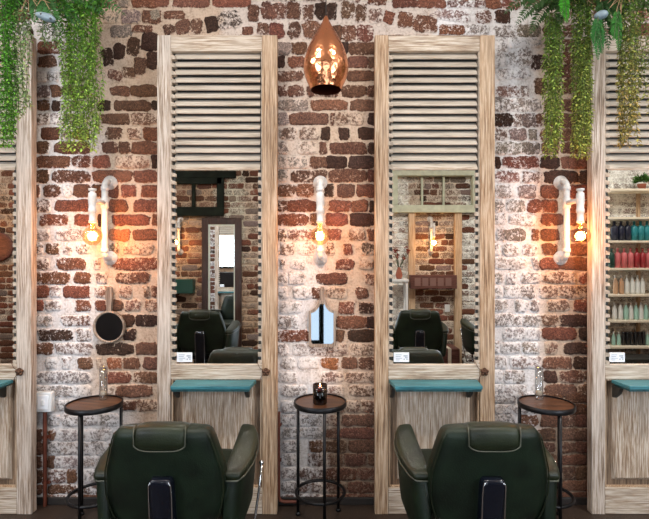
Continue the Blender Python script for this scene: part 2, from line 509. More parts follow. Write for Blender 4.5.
REG = [(34.5, 157.5, -8, 503), (157.5, 279, -8, 34.5), (277, 375.5, -8, 503), (375, 495, -8, 34.5), (495, 592, -8, 503)]

def collect():
    out = []
    for ox, oy, s, rows in DATA:
        for line in rows.strip().split('\n'):
            yr, xs = line.strip().split(':')
            i = yr.index('-', 1); y0, y1 = float(yr[:i]), float(yr[i + 1:])
            for it in xs.split():
                w = int(it[-1]); c = it[-2]; a = it[:-2]; j = a.index('-', 1)
                x0, x1 = float(a[:j]), float(a[j + 1:])
                out.append((ox + (x0 + x1) / 2 / s, oy + (y0 + y1) / 2 / s, (x1 - x0) / s, (y1 - y0) / s, 0, c, w))
    out += ARCH
    return out

def generic(x0, x1, y0, y1, rnd):
    out = []; row = 0; y = y0
    while y < y1 - 2:
        x = x0 - (18 if row % 2 else 0)
        while x < x1:
            w = rnd.choice((17, 35, 36, 38, 34))
            a, b = max(x, x0), min(x + w, x1)
            if b - a > 5:
                out.append(((a + b) / 2, y + 7.2, b - a - 3.6, 10.8, 0, rnd.choice('bbrrdg'), rnd.choice((1, 2, 2, 3, 4, 5))))
            x += w
        y += 14.4; row += 1
    return out

def wall_mesh(bricks, x0, x1, z0, z1, mortf, step, jit=1.0):
    """returns verts, faces, attrs in wall plane coordinates (u, out, z) ; out>0 towards the room"""
    V, Fc, bc, mc, wa = [], [], [], [], []
    nx = max(2, int((x1 - x0) / step)); nz = max(2, int((z1 - z0) / step))
    for i in range(nx + 1):
        for j in range(nz + 1):
            x = x0 + (x1 - x0) * i / nx; z = z0 + (z1 - z0) * j / nz
            V.append((x, 0, z)); bc.append((.2, .1, .08)); mc.append(mortf(x, z)); wa.append(1.6)
    for i in range(nx):
        for j in range(nz):
            a = i * (nz + 1) + j; Fc.append((a, a + nz + 1, a + nz + 2, a + 1))
    rnd = random.Random(3)
    for (cx, cz, w, h, rot, c, ws) in bricks:
        w0 = ws; ws = ws + .35 if ws < 4 else 4.6 + (ws - 4) * .30
        base = BC[c]; q = rnd.uniform(.8, 1.25); col = tuple(min(.9, k * q * rnd.uniform(.93, 1.07)) for k in base)
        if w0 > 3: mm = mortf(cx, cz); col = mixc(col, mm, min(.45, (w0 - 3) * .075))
        n = 30; rr = []
        ph = rnd.random() * 50
        for k in range(n):
            t = 2 * PI * k / n + .07
            x, z = sup(t, w / 2 + .0068, h / 2 + .0064, 4.6)
            q1 = Vector((x * 22, z * 22, ph)); q2 = Vector((x * 75, z * 75, ph + 9))
            dx = noise.noise(q1) * .010 + noise.noise(q2) * .007
            dz = noise.noise(q1 + Vector((31, 0, 0))) * .008 + noise.noise(q2 + Vector((17, 0, 0))) * .006
            rr.append((x + dx * jit, z + dz * jit))
        cr, sr = math.cos(rot), math.sin(rot)
        b0 = len(V); wv = ws / 10
        tilt = rnd.uniform(-.001, .001)
        for (sc_, shx, out, ad) in ((1.04, 0, -.003, .55), (1.0, 0, .0025, .30), (.88, 0, .006, .06), (.55, 0, .0075, 0)):
            for (x, z) in rr:
                ex = (1 - sc_) * h / 2 * 1.0
                xs = x - math.copysign(min(abs(x), ex), x) if sc_ < 1 else x * sc_
                zs = z * sc_
                X, Z = xs * cr - zs * sr + cx, xs * sr + zs * cr + cz
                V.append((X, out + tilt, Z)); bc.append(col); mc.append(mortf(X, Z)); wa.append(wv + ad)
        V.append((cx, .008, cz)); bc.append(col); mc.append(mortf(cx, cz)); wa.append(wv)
        for r in range(3):
            for k in range(n):
                a = b0 + r * n + k; b_ = b0 + r * n + (k + 1) % n
                Fc.append((a, b_, b_ + n, a + n))
        for k in range(n):
            Fc.append((b0 + 3 * n + k, b0 + 3 * n + (k + 1) % n, b0 + 4 * n))
    return V, Fc, bc, mc, wa

def wall_obj(name, data, xf):
    V, Fc, bc, mc, wa = data
    me = bpy.data.meshes.new(name)
    me.from_pydata([xf(v) for v in V], [], Fc)
    for nm, arr in (('brick_col', bc), ('mort_col', mc)):
        a = me.attributes.new(nm, 'FLOAT_COLOR', 'POINT')
        flat = []
        for c in arr: flat += [c[0], c[1], c[2], 1]
        a.data.foreach_set('color', flat)
    a = me.attributes.new('wash', 'FLOAT', 'POINT'); a.data.foreach_set('value', wa)
    me.materials.append(M['brick'])
    me.polygons.foreach_set('use_smooth', [True] * len(me.polygons))
    o = bpy.data.objects.new(name, me); COL.objects.link(o); o['kind'] = 'structure'
    return o

def sst(a, b, x):
    t = min(1, max(0, (x - a) / (b - a))); return t * t * (3 - 2 * t)

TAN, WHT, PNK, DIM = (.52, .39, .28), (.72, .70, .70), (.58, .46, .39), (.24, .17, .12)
def mixc(a, b, t): return tuple(a[i] * (1 - t) + b[i] * t for i in range(3))
def mort_main(X, Z):
    px = X / KW + CXP; py = CYP - (Z - EZ) / KW
    n = noise.noise(Vector((X * 2.2, 3, Z * 2.2))) * 22 + noise.noise(Vector((X * 9, 1, Z * 9))) * 9
    w = 0
    if px < 220:
        w = max(sst(112, 84, px + n) * sst(60, 150, py), sst(98, 70, px + n) * .8, sst(385, 415, py + n * .5) * sst(150, 115, px))
    elif px < 437:
        w = sst(340, 305, px + n * .8) * sst(165, 275, py + n) + .25 * sst(330, 290, px)
        w = max(w, .35 * sst(60, 30, py))
    else:
        w = sst(546, 534, px + n * .35) * .97
        w = max(w, .45 * sst(75, 40, py + n))
    c = mixc(mixc(TAN, PNK, .35 + .3 * noise.noise(Vector((X * 3, 7, Z * 3)))), WHT, min(1, w))
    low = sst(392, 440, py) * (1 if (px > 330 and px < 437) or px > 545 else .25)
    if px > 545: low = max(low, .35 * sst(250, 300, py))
    c = mixc(c, DIM, low * .95)  # darker low down: shade put into the mortar colour, along with some grime
    return c

def inreg(x, y):
    return any(a <= x <= b and c <= y <= d for a, b, c, d in REG)

bricks = collect()
rnd = random.Random(11)
rows = generic(-530, 34.5, -150, 503, rnd) + generic(34.5, 592, -152, -8, rnd) + generic(157.5, 277, 34.5, 503, rnd) \
    + generic(375.5, 495, 34.5, 503, rnd) + generic(592, 1178, -150, 503, rnd)
bricks += rows
bw = [((cx - CXP) * KW, EZ - (cy - CYP) * KW, w * KW, h * KW, rot, c, ws) for cx, cy, w, h, rot, c, ws in bricks]
bw = [b for b in bw if b[1] - b[3] / 2 > 0.0 and b[1] + b[3] / 2 < CEIL]
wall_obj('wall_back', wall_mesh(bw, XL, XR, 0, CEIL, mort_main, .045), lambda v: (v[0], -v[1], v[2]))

def mort_far(X, Z):
    t = .5 + noise.noise(Vector((X * .8, 9, Z * .8)))
    if .62 < X < 1.10 or X > 1.80: return (.86, .87, .83)  # whitewash, whitened further to stand in for bright light there
    if X < -1.05 and X > -2.2 and Z > 1.3 and X > -1.45: return (.62, .60, .50)
    return mixc((.46, .34, .24), (.66, .60, .52), min(1, max(0, t + (.35 if X > -.4 else -.45))))  # uneven lighting put into the mortar: darker left, brighter right

# openings in the wall behind the camera: x0,x1,z0,z1
OPEN = [(-.62, .62, 0.0, 2.45), (-3.5, -2.15, 1.15, 2.6), (2.2, 3.55, .9, 2.6)]
def generic_m(x0, x1, z0, z1, rnd, holes=()):
    out = []; z = z0; row = 0
    while z + .06 < z1:
        x = x0 - (.1 if row % 2 else 0)
        while x < x1:
            w = rnd.choice((.1, .205, .21, .2, .215))
            a, b = max(x, x0), min(x + w, x1)
            if b - a > .03 and not any(b > h[0] - .01 and a < h[1] + .01 and z + .07 > h[2] and z < h[3] for h in holes):
                out.append(((a + b) / 2, z + .041, b - a - .02, .062, 0, rnd.choice('bbrrdg'), rnd.choice((1, 2, 3, 4, 5, 6)) if not (holes and (.62 < a < 1.10 or a > 1.80)) else rnd.choice((5, 6, 7, 8))))
            x += w
        z += .0827; row += 1
    return out
rb = random.Random(5)
data = wall_mesh(generic_m(XL, XR, 0.01, CEIL, rb, OPEN), XL, XR, 0, CEIL, mort_far, .1)
# cut the openings from the mortar sheet: rebuild the sheet from rectangles between the openings
V, Fc, bc, mc, wa = data
nb = (max(2, int((XR - XL) / .1)) + 1) * (max(2, int(CEIL / .1)) + 1)
keep = [f for f in Fc if min(f) >= nb]
xs = sorted({XL, XR} | {v for h in OPEN for v in h[:2]}); zs = sorted({0, CEIL} | {v for h in OPEN for v in h[2:]})
def dense(a):
    o = []
    for i in range(len(a) - 1):
        k = max(1, int((a[i + 1] - a[i]) / .12))
        o += [a[i] + (a[i + 1] - a[i]) * j / k for j in range(k)]
    return o + [a[-1]]
xs, zs = dense(xs), dense(zs); b0 = len(V)
for x in xs:
    for z in zs: V.append((x, 0, z)); bc.append((.2, .1, .08)); mc.append(mort_far(x, z)); wa.append(1.6)
for i in range(len(xs) - 1):
    for j in range(len(zs) - 1):
        cx, cz = (xs[i] + xs[i + 1]) / 2, (zs[j] + zs[j + 1]) / 2
        if any(h[0] < cx < h[1] and h[2] < cz < h[3] for h in OPEN): continue
        a = b0 + i * len(zs) + j; keep.append((a, a + len(zs), a + len(zs) + 1, a + 1))
wall_obj('wall_front', (V, keep, bc, mc, wa), lambda v: (v[0], YB + v[1], v[2]))
for nm, X, s in (('wall_left', XL, 1), ('wall_right', XR, -1)):
    rb = random.Random(9)
    d = wall_mesh(generic_m(YB, 0, 0.01, CEIL, rb), YB, 0, 0, CEIL, mort_far, .15)
    wall_obj(nm, d, lambda v, X=X, s=s: (X + s * v[1], v[0], v[2]))

bm = bmesh.new(); box(bm, XL - .1, XR + .1, YB - .3, .1, -.06, 0); struct('floor', bm, M['floor'])
bm = bmesh.new(); box(bm, XL - .1, XR + .1, YB - .3, .1, CEIL, CEIL + .05); struct('ceiling', bm, M['ceil'])
bm = bmesh.new(); box(bm, XL, XR, -.022, -.009, 0, .042); struct('baseboard_back', bm, M['base'], bevel=.004)

# glazed door behind the camera, and two windows added for more daylight
def window(name, x0, x1, z0, z1, mat, bars, t=.05, kick=0):
    w = bpy.data.objects.new(name, None); COL.objects.link(w); w['kind'] = 'structure'; w.location = ((x0 + x1) / 2, YB, z0)
    bm = bmesh.new(); frame(bm, x0, x1, z0, z1, t, YB - .09, YB + .02)
    for a, b, c, d in bars: box(bm, a, b, YB - .07, YB + .01, c, d)
    mk('window_frame', bm, mat, w, bevel=.004, world=True)
    bm = bmesh.new(); box(bm, x0 + t * .5, x1 - t * .5, YB - .045, YB - .04, z0 + t * .5, z1 - t * .5)
    mk('pane', bm, M['pane'], w, world=True)
    return w
window('added_window_1', -3.5, -2.15, 1.15, 2.6, M['dkgreen'], [(-2.84, -2.81, 1.2, 2.55)])
window('added_window_2', 2.2, 3.55, .9, 2.6, M['mint'], [(2.86, 2.89, .95, 2.55)])
window('door_1', -.62, .62, 0, 2.45, M['dkgreen'], [(-.075, -.01, .05, 2.4), (-.57, -.075, .05, .30), (-.01, .57, .05, .12), (-.57, .57, 2.0, 2.06)])

# ------------------------------------------------------------------ shutters
KS = 2.58 / F
def lx(px): return (px - 217) * KS
def lz(py): return EZ - (py - CYP) * KS
FY, BY = -.12, -.072           # front and back of the shutters
def build_shutter(loc, label):
    t = thing('shutter_mirror', label, 'shutter', loc, 0, 'tall louvered shutters with mirrors along the brick wall')
    f, b = FY - BY, 0.0        # local y: origin at the back face
    top, bot = lz(35), .0
    L0, L1, R0, R1 = lx(157), lx(170.5), lx(262), lx(277)
    bm = bmesh.new(); box(bm, L0, L1, f, b, bot, top); mk('stile', bm, M['wv'], t, bevel=.003)
    bm = bmesh.new(); box(bm, R0, R1, f, b, bot, top); mk('stile', bm, M['wt'], t, bevel=.003)
    for n, (y0, y1) in (('top_rail', (35, 51)), ('middle_rail', (364.5, 379.5)), ('bottom_rail', (488, 514.8))):
        bm = bmesh.new(); box(bm, L1, R0, f + .002, b, max(.001, lz(y1)), lz(y0)); o = mk(n, bm, M['wh'], t, bevel=.003)
    # louvers
    bm = bmesh.new(); n = 15; z0, z1 = lz(168.5), lz(51); pitch = (z1 - z0) / n
    a = math.radians(50); w, th = .048, .008
    for i in range(n):
        zc = z0 + pitch * (i + .5); yc = f + .022
        dy, dz = math.cos(a), math.sin(a)      # from outer low edge to inner high edge
        ny, nz = -math.sin(a), math.cos(a)
        vs = []
        for x in (lx(173.5), lx(260)):
            for s, q in ((-1, -1), (1, -1), (1, 1), (-1, 1)):
                vs.append(bm.verts.new((x, yc + s * w / 2 * dy + q * th / 2 * ny, zc + s * w / 2 * dz + q * th / 2 * nz)))
        for q in ((0, 1, 2, 3), (7, 6, 5, 4), (0, 4, 5, 1), (1, 5, 6, 2), (2, 6, 7, 3), (3, 7, 4, 0)): bm.faces.new([vs[k] for k in q])
    mk('louvers', bm, M['lv'], t, bevel=.002)
    # notched strips that carry the slat ends
    bm = bmesh.new()
    box(bm, L1, lx(171.2), f + .003, b - .004, lz(364.5), lz(51))
    z = lz(364.5); k = 0
    while z + pitch * .55 < lz(51):
        v = box(bm, lx(171.2), lx(175.2), f + .001, b - .006, z, z + pitch * .55)
        for q in v:
            if q.co.z > z + .001 and q.co.x > lx(173): q.co.z -= pitch * .16
        z += pitch; k += 1
    mk('notched_strip', bm, M['nt'], t)
    bm = bmesh.new(); z = lz(364.5)
    box(bm, lx(261), R0, f + .006, b - .004, lz(364.5), lz(51))
    while z + pitch * .55 < lz(166):
        v = box(bm, lx(257.8), lx(261), f + .004, b - .006, z, z + pitch * .5); z += pitch
    mk('notched_strip', bm, M['nt'], t)
    # mirror
    bm = bmesh.new(); box(bm, lx(174.6), lx(258), f + .014, f + .018, lz(364.4), lz(169.2))
    mk('mirror_glass', bm, M['mirror'], t)
    bm = bmesh.new(); box(bm, L1, R0, f + .018, b - .002, lz(364.5), lz(169)); box(bm, L1, R0, b - .006, b - .002, lz(169), lz(51)); mk('backing_and_gap_sheet', bm, M['dk'], t)  # mirror backing, plus a dark sheet added to shade the louver gaps
    bm = bmesh.new(); box(bm, lx(173.5), lx(260), f + .004, f + .014, lz(169.5), lz(167.2)); mk('mirror_bead', bm, M['wh'], t)
    lab = bmesh.new(); box(lab, lx(176), lx(191.5), f + .0125, f + .014, lz(362.5), lz(353)); o = mk('label_card', lab, M['paper'], t)
    bm = bmesh.new()
    for i, (a_, b_) in enumerate(((178, 184), (178, 183), (178, 184.5), (178, 182))):
        box(bm, lx(a_), lx(b_), f + .0118, f + .0125, lz(355.6 + i * 1.7), lz(355 + i * 1.7))
    for i in range(3):
        for j in range(3):
            if (i * 3 + j) % 4 != 1: box(bm, lx(186 + i * 1.4), lx(187.1 + i * 1.4), f + .0118, f + .0125, lz(357.0 + j * 1.7), lz(355.6 + j * 1.7))
    mk('print', bm, M['ink'], o)
    # lower panel with groove
    bm = bmesh.new(); box(bm, L1, R0, f + .032, b, lz(488), lz(379.5)); mk('recessed_board', bm, M['wd'], t)
    bm = bmesh.new()
    x0, x1, z0_, z1_ = lx(180), lx(254), lz(482), lz(386)
    ring1 = [(x0, f + .032, z0_), (x1, f + .032, z0_), (x1, f + .032, z1_), (x0, f + .032, z1_)]
    e = .016
    ring2 = [(x0 + e, f + .014, z0_ + e), (x1 - e, f + .014, z0_ + e), (x1 - e, f + .014, z1_ - e), (x0 + e, f + .014, z1_ - e)]
    loft(bm, [ring1, ring2]); mk('raised_panel', bm, M['wp'], t, bevel=.002)
    bm = bmesh.new(); frame(bm, lx(171), lx(261.5), lz(488), lz(379.5), .008, f + .006, f + .026); mk('panel_moulding', bm, M['wt'], t, bevel=.002)
    # latch and cord
    lc = (lx(266), f, lz(371.5)); bm = bmesh.new()
    for k in range(5):
        a = 2 * PI * k / 5 + .3
        bmesh.ops.create_icosphere(bm, subdivisions=2, radius=.0105, matrix=Matrix.Translation((lc[0] + .013 * math.cos(a), f - .010, lc[2] + .013 * math.sin(a))))
    bmesh.ops.create_icosphere(bm, subdivisions=2, radius=.011, matrix=Matrix.Translation((lc[0], f - .014, lc[2])))
    lathe(bm, [(.012, -.012), (.008, .001)], lc, 12, 'y')
    mk('latch_knob', bm, M['rust'], t, smooth=True)
    bm = bmesh.new()
    tube(bm, [(lc[0], f - .004, lc[2]), (lx(260), f - .005, lz(368)), (lx(257), f - .004, lz(362))], .0016, 6)
    tube(bm, [(lc[0], f - .004, lc[2]), (lx(261), f - .006, lz(377)), (lx(259.6), f - .006, lz(388)), (lx(260), f - .004, lz(400))], .0016, 6)
    mk('latch_wire', bm, M['rust'], t, smooth=True)
    return t

SHX = [-.590, .6067, 1.7966, -1.938]
SLAB = ['limed wood louvered shutter with mirror, left of the copper pendant, behind the left barber chair',
        'limed wood louvered shutter with mirror, right of the copper pendant, behind the right barber chair',
        'limed wood louvered shutter at the right edge, its mirror showing shelves of bottles',
        'limed wood louvered shutter cut off by the left edge, half covered by trailing green plant']
sh0 = build_shutter((SHX[0], BY, 0), SLAB[0])
shs = [sh0] + [dup(sh0, (x, BY, 0), 0, l) for x, l in zip(SHX[1:], SLAB[1:])]
for s_, swap in ((shs[1], {0: 'wt', 1: 'wt'}), (shs[2], {0: 'wv', 1: 'wv'}), (shs[3], {0: 'wv', 1: 'wv'})):
    st = [c for c in s_.children if c.name.startswith('stile')]
    for i, c in enumerate(st):
        c.data = c.data.copy(); c.data.materials[0] = M[swap[i]]

# teal shelves below the mirrors
def build_shelf(loc, label):
    t = thing('wall_shelf', label, 'shelf', loc, 0, 'small teal shelves under the shutter mirrors')
    zt = lz(379.6); dp = .135; bm = bmesh.new()
    x0, x1 = lx(171), lx(259); tp = .014
    r1 = [(x0, 0, zt - .018), (x1, 0, zt - .018), (x1 - tp, -dp, zt - .018), (x0 + tp, -dp, zt - .018)]
    r2 = [(x, y, zt) for x, y, _ in r1]
    loft(bm, [r1, r2]); mk('board', bm, M['teal'], t, bevel=.002)
    bm = bmesh.new(); box(bm, x0 + tp + .004, x1 - tp - .004, -dp + .006, -.0, zt - .030, zt - .0185); mk('apron', bm, M['tealedge'], t)
    for x in (lx(173.5), lx(250)):
        bm = bmesh.new()
        pts = [(0, zt - .030), (-.07, zt - .030), (-.055, zt - .062), (-.014, zt - .095), (0, zt - .095)]
        a = [bm.verts.new((x - .011, y, z)) for y, z in pts]; b = [bm.verts.new((x + .011, y, z)) for y, z in pts]
        bm.faces.new(a); bm.faces.new(b[::-1])
        for i in range(5): bm.faces.new((a[i], b[i], b[(i + 1) % 5], a[(i + 1) % 5]))
        mk('bracket', bm, M['dk'], t, bevel=.002)
    return t
shf = build_shelf((SHX[0] + .0055, FY - .001, 0), 'worn teal shelf on black brackets above the left barber chair')
for x, l in zip(SHX[1:], ['worn teal shelf on black brackets above the right barber chair', 'worn teal shelf at the right edge, under the mirror reflecting bottles', 'worn teal shelf corner at the left edge, below the leftmost mirror']):
    dup(shf, (x + (.03 if x > 1 else 0), FY - .001, 0), 0, l)
shf.scale = (.91, 1, 1)

# ------------------------------------------------------------------ wall sconces
def build_sconce(loc, label):
    t = thing('pipe_sconce', label, 'wall lamp', loc, 0, 'white pipe wall lamps on the brick wall')
    H = .431                                     # between the flange centres
    for z in (0, H):
        bm = bmesh.new()
        lathe(bm, [(.040, .012), (.041, .004), (.040, -.002), (.026, -.007), (.023, -.016), (.0195, -.018)], (0, 0, z), 28, 'y')
        for k in range(4):
            a = PI / 4 + k * PI / 2
            lathe(bm, [(.0045, -.001), (.0045, -.006), (.002, -.0075)], (.032 * math.cos(a), 0, z + .032 * math.sin(a)), 8, 'y')
        mk('flange', bm, M['flange'], t, smooth=True)
    bm = bmesh.new(); r = .0165; o = -.066; c = .034
    pts = [(0, -.012, 0), (0, o + c, 0)] + [(0, o + c - c * math.sin(a), c - c * math.cos(a)) for a in [PI / 2 * i / 6 for i in range(1, 7)]]
    pts2 = [(0, y, H - z) for _, y, z in reversed(pts)]
    tube(bm, pts + pts2, r, 16)
    mk('pipe', bm, M['pipe'], t, smooth=True)
    bm = bmesh.new()
    for z0, z1 in ((.03, .055), (H - .055, H - .03)):
        lathe(bm, [(.0166, z0), (.0205, z0 + .003), (.0205, z1 - .003), (.0166, z1)], (0, o, 0), 18)
        mk('pipe_fitting', bm, M['pipe'], t, smooth=True); bm = bmesh.new()
    zt = H - .125
    lathe(bm, [(.0166, zt - .030), (.021, zt - .027), (.021, zt + .027), (.0166, zt + .030)], (0, o, 0), 18)
    mk('pipe_fitting', bm, M['pipe'], t, smooth=True)
    lo = -.205
    bm = bmesh.new(); tube(bm, [(0, o, zt), (0, lo, zt)], .0135, 14); mk('lamp_arm', bm, M['pipe'], t, smooth=True)
    bm = bmesh.new()
    k = zt
    lathe(bm, [(.006, k + .062), (.020, k + .060), (.020, k + .050), (.013, k + .047), (.013, k + .040), (.019, k + .037), (.0205, k + .02), (.0205, k - .018),
               (.0185, k - .022), (.0185, k - .045), (.0205, k - .048), (.0205, k - .066), (.0165, k - .070), (.0165, k - .106), (.019, k - .108), (.019, k - .120), (.01, k - .122)], (0, lo, 0), 20)
    mk('lamp_holder', bm, M['pipe'], t, smooth=True)
    bm = bmesh.new(); kb = k - .120
    prof = [(.013, kb), (.014, kb - .014), (.020, kb - .028)]
    R = .050; zc = kb - .070
    for i in range(1, 12):
        a = math.radians(62 - i * 152 / 11.0); prof.append((max(.001, R * math.cos(a)), zc + R * math.sin(a)))
    lathe(bm, prof, (0, lo, 0), 28)
    bl = mk('bulb', bm, M['bulb'], t, smooth=True)
    bm = bmesh.new()
    for i in range(8):
        a = 2 * PI * i / 8
        tube(bm, [(.010 * math.cos(a), lo + .010 * math.sin(a), zc + .024), (.015 * math.cos(a + .2), lo + .015 * math.sin(a + .2), zc - .022)], .0016, 5)
    mk('filament', bm, M['fil'], bl, smooth=True)
    bm = bmesh.new(); lathe(bm, [(.004, kb), (.003, zc + .026), (.006, zc + .024), (.001, zc + .022)], (0, lo, 0), 8); mk('stem', bm, M['brass'], bl, smooth=True)
    t['bz'] = zc
    return t, lo, zc
z_low = EZ - (258 - CYP) * KW
sc0, BLO, BZC = build_sconce(((110.8 - CXP) * KW, -.009, z_low), 'white pipe wall lamp with glowing bulb on the left, above the round hand mirror')
del sc0['bz']
dup(sc0, ((320.3 - CXP) * KW, -.009, z_low), 0, 'white pipe wall lamp seen head on, above the paddle shaped hand mirror')
dup(sc0, ((560 - CXP) * KW, -.009, z_low), 0, 'white pipe wall lamp on the right with clear round bulb, below hanging plants')

def light(name, kind, loc, energy, col, size=.1, rot=None, shape=None, sy=None):
    l = bpy.data.lights.new(name, kind); l.energy = energy; l.color = col
    if kind == 'AREA':
        l.size = size
        if shape: l.shape = shape
        if sy: l.size_y = sy
    else: l.shadow_soft_size = size
    o = bpy.data.objects.new(name, l); COL.objects.link(o); o.location = loc
    if rot: o.rotation_euler = rot
    return o
for px, e in ((110.8, 6.5), (320.3, 3.6), (560, 5.5)):
    light('bulb_light', 'POINT', ((px - CXP) * KW, BLO - .009, z_low + BZC), e * .95, (1, .43, .12), .03)

# ------------------------------------------------------------------ hand mirrors
c = P(109, 327, 2.675)
t = thing('round_hand_mirror', 'round hand mirror with wooden frame and handle hanging below the left wall lamp', 'mirror', (c.x, -.008, c.z))
k = 2.675 / F; R, r = 16.3 * k, 14.2 * k
bm = bmesh.new()
lathe(bm, [(r - .002, -.010), (r, -.022), (r + .004, -.026), (R - .003, -.024), (R, -.015), (R - .002, -.001), (.01, -.001)], (0, 0, 0), 48, 'y', cap=False)
mk('frame', bm, M['oldw'], t, smooth=True)
bm = bmesh.new(); lathe(bm, [(.001, -.015), (r, -.015), (r, -.010), (.001, -.010)], (0, 0, 0), 48, 'y')
g = mk('glass', bm, M['mirror'], t); 
bm = bmesh.new()
hp = [(2.2, 15.5), (2.6, 22), (3.6, 30), (3.7, 35), (2.8, 39), (1.0, 40.5)]
outl = [(x * k, z * k) for x, z in hp] + [(-x * k, z * k) for x, z in reversed(hp)]
slab(bm, [(5 * k, 14.6 * k)] + outl + [(-5 * k, 14.6 * k)], -.022, -.001); mk('handle', bm, M['oldw'], t, bevel=.004, seg=3)
bm = bmesh.new(); tube(bm, [(0, .004, 38 * k), (0, -.03, 38 * k)], .0025, 8); mk('hanging_nail', bm, M['rust'], t)

c = P(322.3, 347, 2.675)
t = thing('paddle_hand_mirror', 'paddle shaped hand mirror with wooden frame below the middle wall lamp', 'mirror', (c.x, -.008, c.z))
def paddle(s, hz, w, sh, top, zb):
    pts = [(-w, zb + 2), (-w + 2, zb), (w - 2, zb), (w, zb + 2), (w, sh)]
    for i in range(1, 7):
        a = i / 6; pts.append((w - (w - 2.7) * (1 - (1 - a) ** 1.2) , sh + (hz - sh) * (a ** 1.9)))
    if top: pts += [(2.3, top - 3), (1.5, top)]
    L = [(-x, z) for x, z in reversed(pts[4:])]
    return [(x * s, z * s) for x, z in pts + L]
bm = bmesh.new(); slab(bm, paddle(k, 48, 13.6, 36, 60.5, 0), -.014, -.001); mk('frame', bm, M['oldw'], t, bevel=.003)
bm = bmesh.new()
o_ = paddle(k, 46.5, 13.6, 36, 0, 0); i_ = [(x * .82, (z - 22 * k) * .86 + 22.0 * k) for x, z in o_]
n = len(o_)
va = [bm.verts.new((x, -.014, z)) for x, z in o_]; vb = [bm.verts.new((x, -.021, z)) for x, z in o_]
vc = [bm.verts.new((x, -.021, z)) for x, z in i_]; vd = [bm.verts.new((x, -.014, z)) for x, z in i_]
for A, B in ((va, vb), (vb, vc), (vc, vd)):
    for i in range(n): bm.faces.new((A[i], A[(i + 1) % n], B[(i + 1) % n], B[i]))
mk('rim', bm, M['oldw'], t)
bm = bmesh.new(); slab(bm, i_, -.0165, -.0145); mk('glass', bm, M['dimmirror'], t)
bm = bmesh.new(); tube(bm, [(0, .004, 57 * k), (0, -.022, 57 * k)], .0025, 8); mk('hanging_nail', bm, M['rust'], t)

# ------------------------------------------------------------------ switch box and pipes
def wallx(px, d=2.68): return (px - CXP) * d / F
def wallz(py, d=2.68): return EZ - (py - CYP) * d / F
t = thing('switch_box', 'white switch box on the brick wall left of the left side table', 'switch', (wallx(46), -.008, wallz(411)))
h = wallz(391) - wallz(411)
bm = bmesh.new(); box(bm, -.046, .046, -.038, 0, 0, h); mk('box', bm, M['white'], t, bevel=.006)
bm = bmesh.new(); box(bm, -.030, .030, -.043, -.038, .018, h - .018); mk('cover_plate', bm, M['paper'], t, bevel=.002)
bm = bmesh.new(); box(bm, -.009, .009, -.048, -.043, h / 2 - .016, h / 2 + .016); mk('rocker', bm, M['white'], t, bevel=.002)
bm = bmesh.new(); X = wallx(46); tube(bm, [(X, -.030, .0), (X, -.030, wallz(411) - .001)], .0105, 12)
for z in (.12, .38): box(bm, X - .022, X + .022, -.022, -.004, z, z + .014)
tag(mk('conduit_pipe', bm, M['pipeR'], smooth=False), 'oxblood pipe running from the white switch box down to the floor', 'pipe')
bm = bmesh.new(); X = wallx(279); tube(bm, [(X, -.035, wallz(411)), (X, -.035, .06), (X + .008, -.036, .035), (X + .03, -.037, .028), (X + .10, -.038, .028)], .0085, 10)
box(bm, X - .014, X + .014, -.027, -.004, .25, .262); box(bm, X - .014, X + .014, -.027, -.004, .45, .462)
tag(mk('wall_pipe', bm, M['pipeR'], smooth=False), 'thin dark red pipe left of the middle side table', 'pipe')
bm = bmesh.new(); X = wallx(588.5); tube(bm, [(X, -.028, .0), (X, -.028, wallz(140))], .007, 10)
for z in (.3, .9, 1.5): box(bm, X - .012, X + .012, -.022, -.004, z, z + .012)
tag(mk('wall_pipe', bm, M['pipeR'], smooth=False), 'tall thin copper brown pipe beside the rightmost shutter', 'pipe')

# ------------------------------------------------------------------ side tables
def build_table(loc, rz, label):
    t = thing('side_table', label, 'table', loc, rz, 'round side tables along the brick wall')
    R = .140; H = .640
    bm = bmesh.new(); lathe(bm, [(.001, H - .020), (R - .006, H - .020), (R - .006, H - .006), (.001, H - .006)], n=56); mk('table_top', bm, M['ttop'], t, bevel=.001)
    bm = bmesh.new(); lathe(bm, [(R - .006, H), (R - .006, H - .024), (R, H - .026), (R + .002, H - .022), (R + .002, H), (R - .002, H + .002), (R - .006, H)], n=56, cap=False); mk('rim', bm, M['black'], t, smooth=True)
    for a in (-80, 40, 160):
        a = math.radians(a); q = R - .010
        bm = bmesh.new(); x, y = q * math.cos(a), q * math.sin(a)
        tube(bm, [(x, y, .012), (x, y, H - .021)], .0085, 12); mk('leg', bm, M['black'], t, smooth=True)
        bm = bmesh.new(); lathe(bm, [(.010, 0), (.014, .004), (.014, .012), (.0095, .018)], (x, y, 0), 14); mk('foot', bm, M['black'], t, smooth=True)
    bm = bmesh.new(); torus(bm, (0, 0, .150), R - .010, .0085, 56, 10); mk('lower_ring', bm, M['black'], t, smooth=True)
    return t
tb = build_table((P(320.3, 404, 2.53).x, -.17, 0), 0, 'round wooden side table with lit dark candle glass in the middle of the wall')
TD = 2.53
tp1 = (P(94.5, 404, 2.50).x, -.20, 0); tp2 = (P(546, 404, 2.50).x, -.20, 0)
t1 = dup(tb, tp1, math.radians(-15), 'round wooden side table below the round hand mirror, left of the left chair')
t2 = dup(tb, tp2, math.radians(-5), 'round wooden side table right of the right barber chair')
HT = .6345
